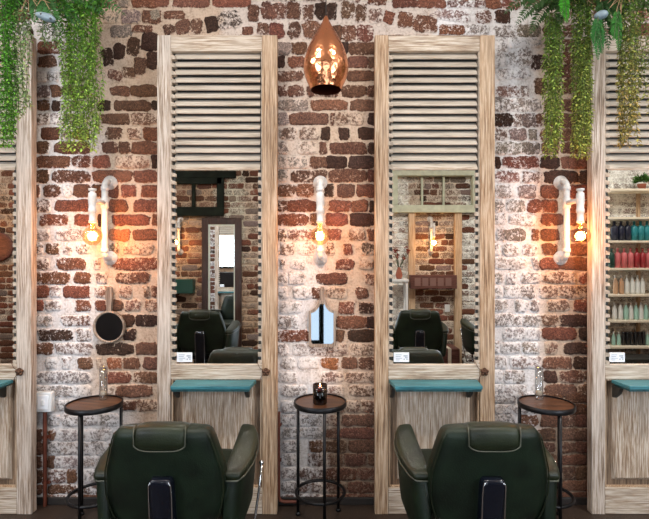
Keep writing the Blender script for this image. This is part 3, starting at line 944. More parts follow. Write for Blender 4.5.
def tall_glass(loc, label):
    t = thing('tall_glass', label, 'glass', loc, 0, 'tall clear glass tubes on the outer side tables')
    bm = bmesh.new()
    lathe(bm, [(.001, 0), (.020, 0), (.022, .004), (.0215, .175), (.0195, .175), (.0195, .024), (.001, .020)], n=28, cap=False); mk('tube', bm, M['glass'], t, smooth=True)
    bm = bmesh.new(); lathe(bm, [(.001, .0245), (.017, .0245), (.017, .044), (.001, .046)], n=20); mk('tealight', bm, M['wax'], t, smooth=True)
    bm = bmesh.new(); tube(bm, [(.006, 0, .045), (.007, 0, .165)], .0012, 6); bmesh.ops.create_icosphere(bm, subdivisions=2, radius=.006, matrix=Matrix.Translation((.007, 0, .168)))
    mk('wick_holder', bm, M['black'], t, smooth=True)
    return t
g0 = tall_glass((P(103, 404, 2.57).x, -.125, HT), 'tall clear glass tube on the left side table')
dup(g0, (P(539.5, 404, 2.57).x, -.125, HT), 0, 'tall clear glass tube on the right side table')
t = thing('candle_glass', 'lit candle in a dark smoked tumbler on the middle side table', 'candle', (P(320, 404, 2.5).x, -.20, HT))
bm = bmesh.new(); lathe(bm, [(.001, 0), (.034, 0), (.037, .005), (.0385, .102), (.036, .102), (.0345, .008), (.001, .008)], n=32, cap=False); mk('tumbler', bm, M['smoke'], t, smooth=True)
bm = bmesh.new(); lathe(bm, [(.001, .009), (.033, .009), (.034, .076), (.010, .074), (.001, .075)], n=28); mk('wax', bm, simple('dark_wax', (.10, .05, .03), .5), t, smooth=True)
bm = bmesh.new(); lathe(bm, [(.001, .079), (.005, .083), (.0055, .089), (.003, .098), (.0007, .106)], n=12); mk('flame', bm, M['flame'], t, smooth=True)
light('candle_light', 'POINT', (P(320, 404, 2.5).x, -.20, HT + .115), .5, (1, .5, .18), .012)

# ------------------------------------------------------------------ barber chair (faces +Y)
def build_chair(loc, label, rz=0):
    t = thing('barber_chair', label, 'chair', loc, rz, 'dark green leather barber chairs')
    # backrest : stacked rounded sections, leaning back (towards -Y) with height
    prof = [(.33, .155), (.36, .193), (.40, .214), (.44, .226), (.49, .2345), (.55, .2340), (.59, .229), (.645, .214), (.685, .203), (.717, .193), (.736, .185), (.749, .174), (.755, .150)]
    def yc(z): return -.06 - (z - .34) * .17
    rings = []
    for i, (z, w) in enumerate(prof):
        th = .052 if z < .722 else .052 * math.sqrt(max(.05, 1 - ((z - .722) / .036) ** 2))
        if i == 0: th = .03
        ring = []
        for k in range(40):
            x, y = sup(2 * PI * k / 40, w, th, 4.5)
            ring.append((x, yc(z) + y - .006 * (1 - (x / w) ** 2) * (1 if y < 0 else -1), z))
        rings.append(ring)
    bm = bmesh.new(); loft(bm, rings); br = mk('backrest', bm, M['leather'], t, smooth=True)
    # piping along the rear edge
    bm = bmesh.new()
    pts = [(w - .006, yc(z) - .046, z) for z, w in prof[1:-2]]
    tube(bm, pts, .0028, 8); mk('piping', bm, M['leather2'], br, smooth=True); bm = bmesh.new()
    tube(bm, [(-x, y, z) for x, y, z in pts], .0028, 8); mk('piping', bm, M['leather2'], br, smooth=True)
    # pad slung over the top
    bm = bmesh.new(); rings = []
    W = .097
    path = [(-.074, .705), (-.083, .712), (-.088, .74), (-.086, .775), (-.078, .795), (-.055, .802), (-.02, .804), (.01, .800), (.030, .785), (.038, .76), (.038, .715), (.033, .70)]
    offy = yc(.74)
    n = len(path)
    ring_s = []
    for j in range(17):
        u = -1 + 2 * j / 16.0
        cz = (abs(u) ** 5) * .020
        ring_s.append([(W * math.copysign(min(1, abs(u)), u), offy + (y * .78 if y < 0 else y) * (1 - .10 * abs(u) ** 6) , z + (cz if z < .70 else -cz * .35)) for y, z in [(y_, z_ * .94 + .014) for y_, z_ in path]])
    vs = [[bm.verts.new(p) for p in r_] for r_ in ring_s]
    for a in range(16):
        for b in range(n - 1): bm.faces.new((vs[a][b], vs[a][b + 1], vs[a + 1][b + 1], vs[a + 1][b]))
        bm.faces.new((vs[a][n - 1], vs[a][0], vs[a + 1][0], vs[a + 1][n - 1]))
    bm.faces.new(vs[0]); bm.faces.new(vs[-1][::-1])
    hp_ = mk('head_pad', bm, M['leather2'], t, smooth=True)
    bm = bmesh.new()
    pl = []
    for j in range(25):
        u = -1 + 2 * j / 24.0
        pl.append((W * u, offy - .0625, .676 + abs(u) ** 5 * .020))
    pl = [(-W - .001, offy - .058, .768), (-W - .001, offy - .064, .735)] + pl + [(W + .001, offy - .064, .735), (W + .001, offy - .058, .768)]
    tube(bm, pl, .0026, 6); mk('piping', bm, M['piping'], hp_, smooth=True)
    # recline bracket at the rear
    bm = bmesh.new(); rings = []
    for z, s in ((.16, .95), (.36, 1), (.50, 1), (.545, .99), (.562, .90), (.569, .72)):
        rings.append([(sup(2 * PI * q / 32, .046 * s, .030 * s, 5)[0], yc(max(z, .34)) - .068 + sup(2 * PI * q / 32, .046 * s, .030 * s, 5)[1], z) for q in range(32)])
    loft(bm, rings); rb_ = mk('recline_bracket', bm, M['gloss'], t, smooth=True)
    bm = bmesh.new()
    for s in (-1, 1):
        tube(bm, [(s * .041, yc(.34) - .095, .16), (s * .0435, yc(.5) - .0955, .50), (s * .042, yc(.54) - .0955, .545), (s * .034, yc(.56) - .094, .560)], .0022, 8)
    mk('chrome_edging', bm, M['chrome'], rb_, smooth=True)
    # seat
    bm = bmesh.new(); rings = []
    for z, s in ((.30, .90), (.315, .97), (.35, 1), (.40, 1.0), (.425, .985), (.437, .94), (.442, .8)):
        rings.append([(sup(2 * PI * q / 40, .222 * s, .245 * s, 6)[0], .205 + sup(2 * PI * q / 40, .222 * s, .245 * s, 6)[1], z) for q in range(40)])
    loft(bm, rings); mk('seat', bm, M['leather'], t, smooth=True)
    # armrests
    for s in (-1, 1):
        bm = bmesh.new(); rings = []
        ys = [(-.105, .546, .050), (-.098, .549, .058), (-.06, .555, .072), (.02, .567, .090), (.12, .580, .095), (.21, .592, .086), (.285, .600, .058), (.31, .601, .032)]
        for i, (y, zt, w) in enumerate(ys):
            inner = .226; outer = inner + w; m_ = len(ys) - 1
            e = (0.0 if 0 < i < m_ else .006)
            zb = .30 + .10 * max(0, (y - .10) / .22) ** 2
            mid = (inner + outer) / 2; hw = w / 2 - e
            ring = []
            for q in range(24):
                xx, zz = sup(2 * PI * q / 24, hw, (zt - zb) / 2 - e, 5)
                zz2 = (zt + zb) / 2 + zz
                fr = (zz2 - zb) / (zt - zb)
                ring.append((s * (mid + xx + (fr - 1) * .022 * (1 if xx > 0 else .3)), y - (1 - fr) * (.02 if y < .05 else -.02), zz2))
            rings.append(ring)
        loft(bm, rings); ar = mk('armrest', bm, M['leather'], t, smooth=True)
        # top pad
        bm = bmesh.new(); rings = []
        for i, (y, zt, w) in enumerate(ys):
            inner = .222; w2 = w + .010; mid = inner + w2 / 2
            hh = .016 if 0 < i < len(ys) - 1 else .010
            rings.append([(s * (mid + sup(2 * PI * q / 24, w2 / 2, hh, 3.2)[0]), y * 1.02 - .003, zt - .006 + sup(2 * PI * q / 24, w2 / 2, hh, 3.2)[1]) for q in range(24)])
        loft(bm, rings); ap = mk('arm_pad', bm, M['leather2'], ar, smooth=True)
        bm = bmesh.new()
        tube(bm, [(s * .228, -.112, .528), (s * .278, -.112, .528), (s * .300, -.075, .532), (s * .322, .01, .544), (s * .329, .11, .557), (s * .319, .20, .569), (s * .289, .285, .578)], .0035, 8)
        mk('piping', bm, M['piping'], ap, smooth=True)
    # side lever with ball
    bm = bmesh.new(); tube(bm, [(.305, .02, .20), (.326, .04, .30), (.342, .06, .42), (.350, .07, .515)], .0055, 10)
    bmesh.ops.create_icosphere(bm, subdivisions=3, radius=.011, matrix=Matrix.Translation((.350, .07, .523)))
    tube(bm, [(.16, .02, .24), (.24, .02, .235), (.305, .02, .20)], .0055, 10)
    mk('side_lever', bm, M['chrome'], t, smooth=True)
    # base
    bm = bmesh.new(); box(bm, -.16, .16, -.02, .40, .262, .30)
    box(bm, -.04, .04, -.16, .0, .20, .262); box(bm, -.10, .10, -.03, .2, .20, .262)
    for s in (-1, 1): box(bm, s * .20 - .05 , s * .20 + .05, .05, .25, .268, .301)
    mk('seat_frame', bm, M['black'], t, bevel=.008)
    bm = bmesh.new(); lathe(bm, [(.001, 0), (.30, 0), (.305, .008), (.29, .022), (.12, .040), (.065, .055), (.060, .200), (.001, .200)], (0, .16, 0), 48); mk('pedestal', bm, M['chrome'], t, smooth=True)
    bm = bmesh.new()
    for s in (-1, 1): tube(bm, [(s * .11, .36, .28), (s * .11, .44, .22), (s * .11, .47, .12)], .011, 10)
    tube(bm, [(-.14, .475, .115), (.14, .475, .115)], .016, 12); mk('footrest', bm, M['chrome'], t, smooth=True)
    return t
# rear face of the backrest about 1.78 m from the camera
CY = -.74
ch = build_chair((-.622, CY, 0), 'dark green leather barber chair seen from behind, on the left')
dup(ch, (.641, CY, 0), 0, 'dark green leather barber chair seen from behind, on the right')
dup(ch, (-1.33, -2.72, 0), PI, 'dark leather barber chair reflected in the left mirror, turned to the opposite wall')
dup(ch, (1.03, -2.78, 0), PI, 'dark green leather barber chair reflected in the mirror right of the pendant')
dup(ch, (1.98, -2.9, 0), PI, 'dark barber chair cut off at the right side of the right mirror reflection')

for o in COL.objects:
    if o.get('category') == 'chair' and o.location.y < -2: o.scale = (1.12, 1.12, 1.12)
# ------------------------------------------------------------------ copper pendant
c = P(326, 90, 2.2); k = 2.2 / F
t = thing('copper_pendant', 'hammered copper teardrop pendant lamp hanging between the two shutters', 'pendant lamp', c)
prof = [(15.3, 0), (17.5, 5.5), (20.6, 12), (22.3, 19), (22.5, 23), (21.6, 30), (18.8, 40), (16.0, 46), (12.8, 52), (9.3, 58), (6.2, 63.5), (3.8, 68), (2.2, 72), (1.3, 74)]
bm = bmesh.new(); lathe(bm, [(r * k, z * k) for r, z in prof], n=48, cap=False); 
f_ = [v for v in bm.verts if abs(v.co.z - 74 * k) < 1e-5]; bm.faces.new(f_)
sh = mk('shade', bm, M['copper'], t, smooth=True)
bm = bmesh.new(); lathe(bm, [((r - .6) * k, (z + .1) * k) for r, z in prof[:-3]], n=48, cap=False)
mk('shade_lining', bm, M['cinside'], sh, smooth=True)
bm = bmesh.new(); tube(bm, [(0, 0, 73 * k), (0, 0, CEIL - c.z)], .0025, 8); mk('cord', bm, M['cord'], t, smooth=True)
bm = bmesh.new(); lathe(bm, [(.04, CEIL - c.z - .022), (.045, CEIL - c.z)], n=24); mk('ceiling_rose', bm, M['copper'], t, smooth=True)

# ------------------------------------------------------------------ hanging plants
def leafmesh(me_name, leaves, stems, parent, mats=('leaf', 'stem')):
    """leaves: (pos, dir, normal, length, width, col)"""
    V, Fc, colr, mi = [], [], [], []
    for (p, d, nrm, L, W, cl) in leaves:
        d = d.normalized(); s = d.cross(nrm)
        if s.length < 1e-4: s = d.orthogonal()
        s.normalize(); up = s.cross(d).normalized()
        b = len(V)
        V += [p, p + d * L * .45 + s * W / 2 + up * W * .12, p + d * L - up * L * .12, p + d * L * .45 - s * W / 2 + up * W * .12, p + d * L * .5 - up * W * .06]
        Fc += [(b, b + 1, b + 4), (b + 1, b + 2, b + 4), (b + 2, b + 3, b + 4), (b + 3, b, b + 4)]
        colr += [cl] * 5
    mi = [0] * len(Fc)
    bm = bmesh.new()
    for pts, r in stems: tube(bm, pts, r, 5, False)
    bm.verts.index_update()
    b = len(V)
    for v in bm.verts: V.append(v.co.copy()); colr.append((.03, .06, .015))
    for f in bm.faces: Fc.append(tuple(b + v.index for v in f.verts)); mi.append(1)
    bm.free()
    me = bpy.data.meshes.new(me_name); me.from_pydata([tuple(v - parent.location) for v in V], [], Fc)
    a = me.attributes.new('leaf_col', 'FLOAT_COLOR', 'POINT'); fl = []
    for c_ in colr: fl += [c_[0], c_[1], c_[2], 1]
    a.data.foreach_set('color', fl)
    for m_ in mats: me.materials.append(M[m_])
    me.polygons.foreach_set('material_index', mi)
    o = bpy.data.objects.new(me_name, me); COL.objects.link(o); o.parent = parent
    return o

RV = random.Random(21)
def rv(a=1): return Vector((RV.uniform(-a, a), RV.uniform(-a, a), RV.uniform(-a, a)))
def jitcol(c, v=.5):
    q = RV.uniform(1 - v, 1 + v); return tuple(min(.95, x * q * RV.uniform(.9, 1.1)) for x in c)

def trailing(parent, px0, px1, py0, py1, d, c_top, c_bot, strands, L=.024, W=.0105, name='trailing_strand', step=.0050, ragged=.12, out=1.0):
    """one hanging bunch of bead-like leafy stems"""
    k = d / F; a, b = P(px0, py0, d), P(px1, py1, d)
    leaves, stems = [], []
    for s in range(strands):
        u = (s + RV.random()) / strands
        x = a.x + (b.x - a.x) * (.10 + .80 * u); y = a.y + RV.uniform(-.030, .030)
        zt = a.z + RV.uniform(0, .01); zb = b.z + (a.z - b.z) * RV.uniform(0, ragged) * (1 if s % 4 else 0)
        n = int((zt - zb) / step); ph = RV.random() * 9
        pts = []
        for i in range(n + 1):
            f = i / n; z = zt + (zb - zt) * f
            pos = Vector((x + .006 * math.sin(f * 9 + ph) + .004 * math.sin(f * 31 + ph), y + .006 * math.cos(f * 7 + ph), z))
            if i % 6 == 0 or i == n: pts.append(pos)
            ang = i * 2.4 + ph
            dr = Vector((math.cos(ang), math.sin(ang), RV.uniform(-1.1, .1)))
            gf = (a.z - z) / (a.z - b.z)
            cl = mixc(c_top, c_bot, min(1, max(0, gf + RV.uniform(-.25, .25))))
            leaves.append((pos, dr, Vector((0, 0, 1)) + rv(.5), L * RV.uniform(.7, 1.2) * out, W * RV.uniform(.7, 1.2), jitcol(cl)))
        if len(pts) > 1: stems.append((pts, .0011))
    return leafmesh(name, leaves, stems, parent)

def fern(parent, base, dirs, col, L=.25, name='fern_frond', droop=.5, wl=.05):
    for dr, ln in dirs:
        leaves, stems = [], []
        dr = Vector(dr).normalized(); n = 26; pts = []
        for i in range(n + 1):
            f = i / n
            pos = base + dr * L * ln * f + Vector((0, 0, -1)) * droop * L * ln * f * f
            pts.append(pos)
            tang = (dr + Vector((0, 0, -1)) * droop * 2 * f).normalized()
            side = tang.cross(Vector((0, -1, .25))).normalized()
            if i > 2:
                for s in (-1, 1):
                    wl_ = wl * math.sin(PI * min(1, .15 + f * .85)) ** .6
                    leaves.append((pos, side * s + tang * .55 + rv(.15), Vector((0, -1, .3)) + rv(.3), wl_ * RV.uniform(.8, 1.1), wl_ * .34 + .003, jitcol(col, .25)))
        stems.append((pts, .0016))
        leafmesh(name, leaves, stems, parent)

def plant(px, py, d, label, wires=True):
    c = P(px, py, d)
    t = thing('hanging_plant', label, 'plant', c, 0, 'hanging plants above the brick wall')
    bm = bmesh.new(); rr = random.Random(int(px))
    lathe(bm, [(.02, -.095), (.075, -.08), (.120, -.04), (.135, .01), (.138, .05), (.12, .05), (.10, .03), (.01, .03)], n=24)
    for v in bm.verts: v.co += Vector((rr.uniform(-1, 1), rr.uniform(-1, 1), rr.uniform(-1, 1))) * .007
    mk('basket', bm, M['root'], t, smooth=True)
    bm = bmesh.new()
    for i in range(130):
        a = rr.random() * 2 * PI; h = rr.uniform(-.10, .03); R_ = .09 + .05 * (h + .1) / .13
        p0 = Vector((R_ * math.cos(a), R_ * math.sin(a), h)); dd = Vector((rr.uniform(-1, 1), rr.uniform(-1, 1), rr.uniform(-.9, .4))).normalized()
        p1 = p0 + dd * .05; p2 = p1 + (dd + Vector((0, 0, -.5))).normalized() * .04
        tube(bm, [p0, p1, p2], .0016, 4, False)
    mk('root_tangle', bm, M['straw'], t)
    bm = bmesh.new()
    for i in range(3):
        a = i * 2 * PI / 3 + .4
        tube(bm, [(.134 * math.cos(a), .134 * math.sin(a), .045), (0, 0, CEIL - c.z)], .0012, 5)
    mk('hanging_wire', bm, M['wire'], t)
    return t, c

G1, G2 = (.16, .36, .085), (.24, .42, .13)
p1, c1 = plant(36, -13, 2.36, 'hanging basket at the upper left with bright green trailing strands and pale pod')
trailing(p1, 57, 103, 2, 150, 2.36, (.11, .28, .03), (.34, .47, .10), 27)
trailing(p1, -8, 17, -8, 146, 2.30, (.09, .29, .035), (.16, .38, .05), 14)
trailing(p1, 14, 30, 0, 118, 2.34, (.22, .36, .13), (.34, .44, .2), 7)
trailing(p1, 38, 60, 10, 44, 2.36, (.14, .25, .09), (.25, .34, .15), 7)
fern(p1, c1 + Vector((.02, -.02, -.02)), [((.9, 0, .1), 1.7), ((.8, 0, -.3), 1.2), ((-.7, 0, -.2), 1.0), ((.5, -.2, -.5), 1.0), ((.1, -.3, -.7), .7), ((1, .1, .25), 2.2)], (.05, .14, .04), L=.2)
# mat of foliage over the rim
def mop(parent, px0, px1, py0, py1, d, col, n, L=.03, W=.008):
    leaves = []
    for i in range(n):
        p = P(RV.uniform(px0, px1), RV.uniform(py0, py1), d + RV.uniform(-.05, .05))
        leaves.append((p, rv(1) + Vector((0, -.3, -.4)), rv(1), L * RV.uniform(.6, 1.2), W * RV.uniform(.7, 1.3), jitcol(col, .4)))
    leafmesh('crown_foliage', leaves, [], parent)
mop(p1, 58, 105, -40, 14, 2.36, (.06, .18, .025), 1100); mop(p1, -20, 20, -40, 2, 2.33, (.05, .18, .02), 700)
mop(p1, 15, 60, 14, 34, 2.34, (.34, .36, .28), 70, .022)
def pod(parent, px, py, d, rx, rz_, ang):
    c = P(px, py, d) - parent.location; bm = bmesh.new(); prof = []
    for i in range(13):
        a = -PI / 2 + PI * i / 12; prof.append((max(.0005, rz_ * math.cos(a)) * (1 + .12 * math.sin(a)), rx * math.sin(a)))
    lathe(bm, prof, (0, 0, 0), 20, 'x')
    bm.transform(Matrix.Translation(c) @ Matrix.Rotation(ang, 4, 'Y'))
    return mk('ceramic_pod', bm, M['drift'], parent, smooth=True)
pd = pod(p1, 45.5, 17, 2.28, .052, .020, .32)
cc = P(45.5, 17, 2.28) - p1.location; bm = bmesh.new()
for dx, dz in ((-.012, .006), (.034, -.016)): bmesh.ops.create_icosphere(bm, subdivisions=2, radius=.005, matrix=Matrix.Translation(cc + Vector((dx, -.0175, dz))))
mk('pod_hole', bm, M['blk'], pd, smooth=True)

GA, GB = (.10, .19, .035), (.36, .42, .09)
p2, c2 = plant(600, -15, 2.36, 'hanging basket at the upper right with olive green trailing strands and dark ferns')
trailing(p2, 543.5, 563, 16, 156, 2.36, GA, GB, 15)
trailing(p2, 571, 594, 2, 157, 2.36, GA, (.40, .42, .10), 18)
trailing(p2, 618, 637, -4, 146, 2.32, (.12, .22, .04), (.48, .36, .12), 13, ragged=.25)
trailing(p2, 636, 650, -4, 118, 2.36, (.12, .22, .04), (.38, .34, .12), 5, ragged=.45)
b_ = P(566, -14, 2.36)
fern(p2, b_, [((-1, 0, .05), 1.25), ((-.9, -.1, -.25), 1.1), ((-.7, 0, -.5), .9), ((-.3, -.2, -.8), .6), ((-1, .1, .3), 1.0)], (.025, .06, .015), L=.25)
fern(p2, P(600, -6, 2.34), [((.9, 0, -.3), .7), ((.5, 0, -.8), .9), ((.1, -.2, -1), 1.0), ((1, 0, 0), .8)], (.03, .08, .02), L=.2)
fern(p2, P(565, -12, 2.28), [((.05, 0, -1), .62), ((-.1, 0, -1), .5)], (.04, .22, .015), L=.25, droop=.1, wl=.028)
fern(p2, P(598, 16, 2.28), [((0, 0, -1), .75), ((.12, 0, -1), .65), ((-.15, 0, -1), .5)], (.03, .13, .03), L=.26, droop=.1, wl=.030)
fern(p2, P(618, 8, 2.28), [((.02, 0, -1), .8), ((-.15, 0, -1), .6)], (.035, .14, .025), L=.24, droop=.1, wl=.028)
mop(p2, 545, 590, -40, 8, 2.36, (.03, .07, .015), 1100); mop(p2, 622, 655, -40, 8, 2.36, (.05, .10, .02), 800)
pod(p2, 601, 15, 2.30, .034, .021, -.2)

# ------------------------------------------------------------------ across the room (seen in the mirrors)
MY = FY + .014
def Q(px, py, off=0):
    """point on (or off in front of) the opposite wall that shows at px,py in a mirror"""
    d = D0 + 2 * MY - (YB + off)
    return Vector(((px - CXP) * d / F, YB + off, EZ - (py - CYP) * d / F))
def qbox(bm, x0, x1, y0, y1, o0=.012, o1=.05):
    a, b = Q(x0, y1, .03), Q(x1, y0, .03)
    box(bm, a.x, b.x, YB + o0, YB + o1, a.z, b.z)
# dark transom frame (left mirror)
t = thing('transom_frame', 'dark green two pane transom frame reflected in the left mirror', 'frame', Q(200, 216, .02))
bm = bmesh.new()
qbox(bm, 160, 236, 171, 178); qbox(bm, 160, 222, 178, 184); qbox(bm, 160, 224, 207, 216)
qbox(bm, 217, 224, 178, 207); qbox(bm, 192, 195.5, 184, 207); qbox(bm, 160, 168, 178, 207)
mk('frame', bm, M['dkgreen'], t, bevel=.004, world=True)
# standing framed mirror
t = thing('standing_mirror', 'dark brown framed tall mirror reflected in the left mirror', 'mirror', (Q(221, 300).x, YB + .02, .0))
a, b = Q(202, 345, .04), Q(241.5, 218, .04)
bm = bmesh.new(); frame(bm, a.x, b.x, .0, b.z, .085, YB + .015, YB + .06); mk('frame', bm, M['brownframe'], t, bevel=.006, world=True)
bm = bmesh.new(); frame(bm, a.x + .085, b.x - .085, .085, b.z - .085, .014, YB + .02, YB + .052); mk('inner_bead', bm, M['mint'], t, world=True)
bm = bmesh.new(); box(bm, a.x + .09, b.x - .09, YB + .022, YB + .028, .09, b.z - .09); mk('glass', bm, M['mirror'], t, world=True)
def sconce_far(px, label):
    z = Q(px, 252).z
    dup(sc0, (Q(px, 250).x, YB + .009, z), PI, label)
    light('bulb_light', 'POINT', (Q(px, 250).x, YB + .009 - BLO, z + BZC), 4, (1, .55, .22), .03)
sconce_far(180.5, 'white pipe wall lamp on the opposite wall, reflected in the left mirror')
sconce_far(430, 'white pipe wall lamp on the opposite wall, reflected in the mirror right of the pendant')
bm = bmesh.new(); qbox(bm, 166, 195, 279, 293, .009, .14)
tag(mk('wall_cabinet', bm, M['green'], bevel=.005), 'dark green low wall cabinet reflected in the left mirror', 'cabinet')
# pale green transom (right mirror)
t = thing('transom_frame', 'pale green three pane transom frame reflected in the mirror right of the pendant', 'frame', Q(435, 212, .02))
bm = bmesh.new()
qbox(bm, 386, 482, 165, 176.5, .009, .10); qbox(bm, 386, 482, 205.5, 213, .009, .10); qbox(bm, 386, 397, 176.5, 205.5, .009, .10); qbox(bm, 471, 482, 176.5, 205.5, .009, .10)
qbox(bm, 421, 423, 176.5, 205.5, .009, .05); qbox(bm, 442.5, 444.5, 176.5, 205.5, .009, .05)
mk('frame', bm, M['pgreen'], t, bevel=.005, world=True)
for x0, x1 in ((408.5, 415), (454.5, 461.5)):
    a, b = Q(x0, 345, .05), Q(x1, 213.2, .05); bm = bmesh.new(); box(bm, a.x, b.x, YB + .009, YB + .075, 0, b.z)
    tag(mk('timber_post', bm, M['pine'], bevel=.004), 'pale timber post %s the brown crate, in the mirror right of the pendant' % ('left of' if x0 < 420 else 'right of'), 'post')
t = thing('wall_crate', 'red brown wooden crate shelf fixed between the pale posts in the mirror reflection', 'crate', Q(432, 288, .1))
bm = bmesh.new(); a, b = Q(410, 288.5, .15), Q(456, 275, .15)
box(bm, a.x, b.x, YB + .078, YB + .20, a.z, b.z)
mk('box', bm, M['crate'], t, bevel=.004, world=True)
bm = bmesh.new()
for i in range(5):
    x = a.x + .05 + i * (b.x - a.x - .1) / 5; box(bm, x, x + .075, YB + .2, YB + .204, a.z + .035, b.z - .035)
mk('pale_slat_marks', bm, simple('faded_crate_paint', (.22, .12, .10), .7), t, world=True)
bm = bmesh.new(); qbox(bm, 445, 450, 304.5, 312, .009, .022)
tag(mk('light_switch', bm, M['white'], bevel=.002), 'white light switch plate under the brown crate in the mirror reflection', 'switch')
# trunk
t = thing('storage_trunk', 'dark storage trunk with pale straps low in the mirror reflection right of the pendant', 'trunk', (Q(446, 360, .3).x, YB + .25, 0))
bm = bmesh.new(); a, b = Q(430, 362, .45), Q(460, 349, .45); box(bm, a.x, b.x, YB + .09, YB + .45, 0, b.z); mk('body', bm, M['crate'], t, bevel=.01, world=True)
for x in (436, 448):
    X = Q(x, 350, .45).x; bm = bmesh.new(); box(bm, X, X + .04, YB + .085, YB + .456, 0.001, b.z + .004); mk('strap', bm, M['cream'], t, world=True)
# console with dried flowers in front of window 1
t = thing('console_table', 'white console table under the pale brick strip in the mirror reflection', 'table', (.86, YB + .2, 0))
a = Q(400, 279, .2); ztop = a.z
bm = bmesh.new(); box(bm, .66, 1.055, YB + .09, YB + .32, ztop - .03, ztop); mk('table_top', bm, M['white'], t, bevel=.004, world=True)
for x in (.68, 1.02):
    for y in (YB + .10, YB + .28): bm = bmesh.new(); box(bm, x, x + .025, y, y + .025, 0, ztop - .03); mk('leg', bm, M['white'], t, world=True)
t = thing('flower_vase', 'slim brown vase of dried red flowers on the white console in the mirror reflection', 'vase', (Q(399, 279, .2).x, YB + .2, ztop))
bm = bmesh.new(); lathe(bm, [(.001, 0), (.03, 0), (.045, .05), (.03, .11), (.016, .14), (.02, .15)], n=20); mk('vase', bm, M['terra'], t, smooth=True)
lv_, st_ = [], []
for i in range(16):
    e = t.location + Vector((RV.uniform(-.10, .12), RV.uniform(-.06, .06), .15 + RV.uniform(.10, .26)))
    st_.append(([t.location + Vector((0, 0, .12)), e], .002))
    for j in range(9): lv_.append((e + rv(.016), rv(1), rv(1), .03, .016, jitcol((.22, .045, .03), .5)))
leafmesh('dried_flowers', lv_, st_, t)

t = thing('added_dark_cabinet', 'black cabinet added to darken the reflection in the round hand mirror', 'cabinet', (-2.9, YB + .22, 0))  # placed here so the round hand mirror reflects something dark
bm = bmesh.new(); box(bm, -3.6, -2.25, YB + .01, YB + .42, 0, 1.05); mk('body', bm, M['blk'], t, bevel=.01, world=True)
for x in (-3.57, -2.91): bm = bmesh.new(); box(bm, x, x + .63, YB + .42, YB + .44, .06, 1.0); dd = mk('door', bm, M['blk'], t, bevel=.004, world=True)
# bottle shelves
d_s = .30
t = thing('bottle_rack', 'cream wall rack with shelves of bottles reflected in the rightmost mirror', 'shelf', (Q(640, 360, .1).x, YB + .02, 0))
x0, x1 = Q(592, 300, .2).x, Q(682, 300, .2).x
SH = [188.5, 217, 240.5, 268, 294.5, 320.5, 346.5]
for py in SH:
    z = Q(640, py, d_s).z; bm = bmesh.new(); box(bm, x0, x1, YB + .02, YB + .30, z - .028, z); mk('shelf_board', bm, M['cream'], t, bevel=.003, world=True)
for px in (592, 646, 682):
    X = Q(px, 300, .2).x; bm = bmesh.new(); box(bm, X, X + .03, YB + .009, YB + .05 if px == 646 else YB + .3, 0, Q(640, 189.5, d_s).z); mk('upright', bm, M['pine'], t, world=True)
def bottle(mat, r, h, kind):
    t = bpy.data.objects.new('product_bottle', None); COL.objects.link(t); t['category'] = 'bottle'
    bm = bmesh.new()
    if kind == 0: pr = [(.001, 0), (r, 0), (r, h * .68), (r * .75, h * .76), (r * .35, h * .80), (r * .35, h * .83)]
    elif kind == 1: pr = [(.001, 0), (r * .9, 0), (r, h * .1), (r * .9, h * .6), (r * .4, h * .82), (r * .35, h * .85)]
    else: pr = [(.001, 0), (r, 0), (r, h * .8), (r * .9, h * .83)]
    lathe(bm, pr, n=16); mk('body', bm, mat, t, smooth=True)
    bm = bmesh.new(); z = pr[-1][1]
    lathe(bm, [(r * .38 if kind < 2 else r * .95, z - .001), (r * .38 if kind < 2 else r * .95, h), (.001, h)], n=14); mk('cap', bm, mat if kind == 0 else M['white'] if kind == 1 else M['blk'], t, smooth=True)
    return t
rowsB = [(240.5, [('navy', 614.5), ('navy', 621), ('navy', 627.5), ('tealb', 634), ('tealb', 640.5), ('tealb', 647)], .040, .25, 'shelf of dark and teal bottles'),
         (268, [('green', 611.5), ('pink', 617.5), ('pink', 624), ('pink', 630.5), ('red', 636.8), ('red', 642.6), ('pink', 648.5)], .035, .25, 'shelf of pink and red bottles'),
         (294.5, [('tan', 615.5), ('tan', 621.5), ('pale', 627), ('pale', 632.5), ('pale', 637.5), ('pale', 642.5)], .031, .24, 'shelf of tan and white bottles'),
         (320.5, [('pale', 614.5), ('pale', 620.5), ('mintb', 626), ('pale', 631), ('mintb', 636), ('pale', 641), ('mintb', 646)], .030, .22, 'shelf of white and mint bottles'),
         (346.5, [('mintb', 613.5), ('mintb', 618.8), ('blk', 623.5), ('blk', 627.5), ('blk', 631.5), ('blk', 635.5), ('blk', 639.5), ('blk', 643.5), ('mintb', 647.5)], .024, .17, 'lowest shelf of black and mint bottles')]
protos = {}
cn = dict(navy='dark navy', tealb='teal', green='dark green', pink='pink', red='deep red', tan='tan', pale='white', mintb='mint', blk='black')
onm = ['first', 'second', 'third', 'fourth', 'fifth', 'sixth', 'seventh', 'eighth', 'ninth']
for py, items, r, h, grp in rowsB:
    z = Q(640, py, .22).z; z = Q(640, py, d_s).z
    for i, it in enumerate(items):
        key = (it[0], r); 
        X = Q(it[1], py, .2).x; loc = (X, YB + .20, z + .0005)
        lab = '%s bottle, %s from left on the reflected %s' % (cn[it[0]], onm[i], grp)
        if key not in protos:
            o = bottle(M[it[0]], r, h, 0 if it[0] in ('navy', 'tealb', 'pink', 'red', 'green') else 1 if it[0] in ('tan', 'pale', 'mintb') else 2)
            protos[key] = o; o.location = loc; o['label'] = lab; o['group'] = grp
        else: dup(protos[key], loc, 0, lab, grp)
z = Q(640, 188.5, d_s).z
t = thing('potted_plant', 'small green potted plant on top of the reflected bottle rack', 'plant', (Q(643, 188, .2).x, YB + .18, z))
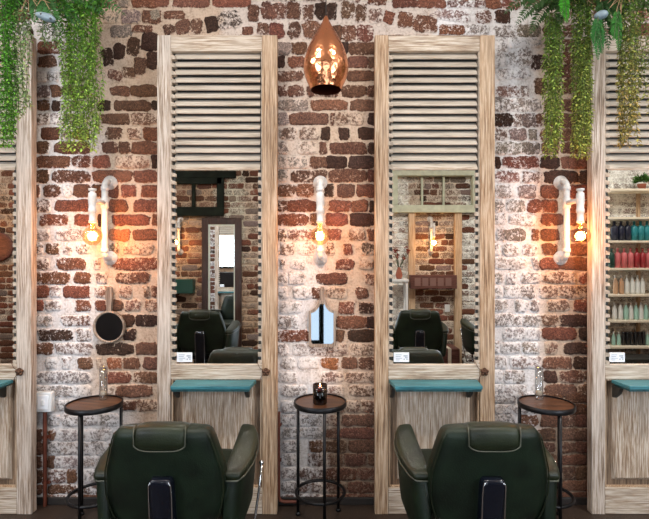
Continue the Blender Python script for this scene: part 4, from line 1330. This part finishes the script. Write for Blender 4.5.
bm = bmesh.new(); lathe(bm, [(.001, 0), (.035, 0), (.05, .07), (.053, .075), (.045, .075), (.001, .065)], n=20); mk('pot', bm, M['terra'], t, smooth=True)
lv_ = []
for i in range(220):
    dr = Vector((RV.gauss(0, 1), RV.gauss(0, 1), RV.uniform(-.1, 1.2))).normalized()
    lv_.append((t.location + Vector((0, 0, .11)) + dr * RV.uniform(.02, .08), dr + rv(.5), rv(1), .05, .02, jitcol((.07, .17, .035), .5)))
leafmesh('foliage', lv_, [], t)
z = 0
bm = bmesh.new(); a, b = Q(608, 362, .5), Q(690, 357, .5); box(bm, a.x, b.x, YB + .31, YB + .62, b.z - .04, b.z)
for x in (a.x + .03, b.x - .08):
    for y in (YB + .34, YB + .56): box(bm, x, x + .05, y, y + .05, 0, b.z - .04)
tag(mk('work_bench', bm, M['dk'], bevel=.004), 'dark grey bench under the reflected bottle rack', 'table')
bm = bmesh.new(); box(bm, XL + .3, XL + .72, YB + .06, YB + .12, 1.40, 1.42)
bm.free()
# lamp and basket for the far left reflection
X = Q(3, 247).x
bm = bmesh.new(); lathe(bm, [(.001, .009), (.17, .009), (.19, .03), (.17, .04), (.10, .02), (.001, .018)], (X - .03, YB, Q(3, 247).z), 36, 'y')
tag(mk('wall_basket', bm, M['crate'], smooth=True), 'round brown wall basket reflected in the leftmost mirror', 'basket')
dup(sc0, (X - .40, YB + .009, 1.55), PI, 'white pipe wall lamp on the opposite wall, warming the leftmost mirror reflection')
light('bulb_light', 'POINT', (X - .40, YB + .009 - BLO, 1.55 + BZC), 10, (1, .5, .17), .03)

# unseen ceiling lamps, added to light the room from above
def fill_lamp(x, y, label):
    t = thing('added_ceiling_lamp', label, 'ceiling lamp', (x, y, CEIL), 0, 'fill lamps added on the ceiling')
    bm = bmesh.new(); lathe(bm, [(.001, 0), (.16, 0), (.16, -.05), (.15, -.05), (.15, -.02), (.001, -.02)], n=32); mk('housing', bm, M['white'], t)
    bm = bmesh.new(); lathe(bm, [(.149, -.022), (.149, -.045), (.001, -.048)], n=32, cap=False); mk('diffuser', bm, M['lampm'], t, smooth=True)
    return t
LP = [(-2.4, -1.5), (-.8, -1.5), (.8, -1.5), (2.4, -1.5), (3.9, -2.3), (-3.9, -2.3)]
for i, (x, y) in enumerate(LP):
    if i == 0: cl0 = fill_lamp(x, y, 'unseen white ceiling lamp added to light the salon, %s in its row' % onm[i])
    else: dup(cl0, (x, y, CEIL), 0, 'unseen white ceiling lamp added to light the salon, %s in its row' % onm[i])
    light('fill_light', 'AREA', (x, y, CEIL - .055), 24, (1, .93, .84), .3, (0, 0, 0), 'DISK')

# daylight through the door and the two added windows
def day(x, z, w, h, e):
    light('daylight', 'AREA', (x, YB - .12, z), e, (.86, .93, 1), w, (PI / 2, 0, 0), 'RECTANGLE', h)
day(0, 1.22, 1.2, 2.4, 22); day(-2.82, 1.87, 1.3, 1.4, 75); day(2.87, 1.75, 1.3, 1.65, 85)
w = bpy.data.worlds.new('World'); sc.world = w; w.use_nodes = True
w.node_tree.nodes['Background'].inputs[0].default_value = (.75, .86, 1, 1); w.node_tree.nodes['Background'].inputs[1].default_value = 1.0

cam = bpy.data.cameras.new('camera'); co = bpy.data.objects.new('camera', cam); COL.objects.link(co)
co.location = (0, -D0, EZ); co.rotation_euler = (PI / 2, 0, 0); cam.sensor_width = 36; cam.lens = F / 649 * 36; cam.clip_start = .02
sc.camera = co
sc.view_settings.view_transform = 'Standard'; sc.view_settings.look = 'None'; sc.view_settings.gamma = 1
sc.view_settings.exposure = 0.3
sc.cycles.max_bounces = 8; sc.cycles.glossy_bounces = 5; sc.cycles.transparent_max_bounces = 12
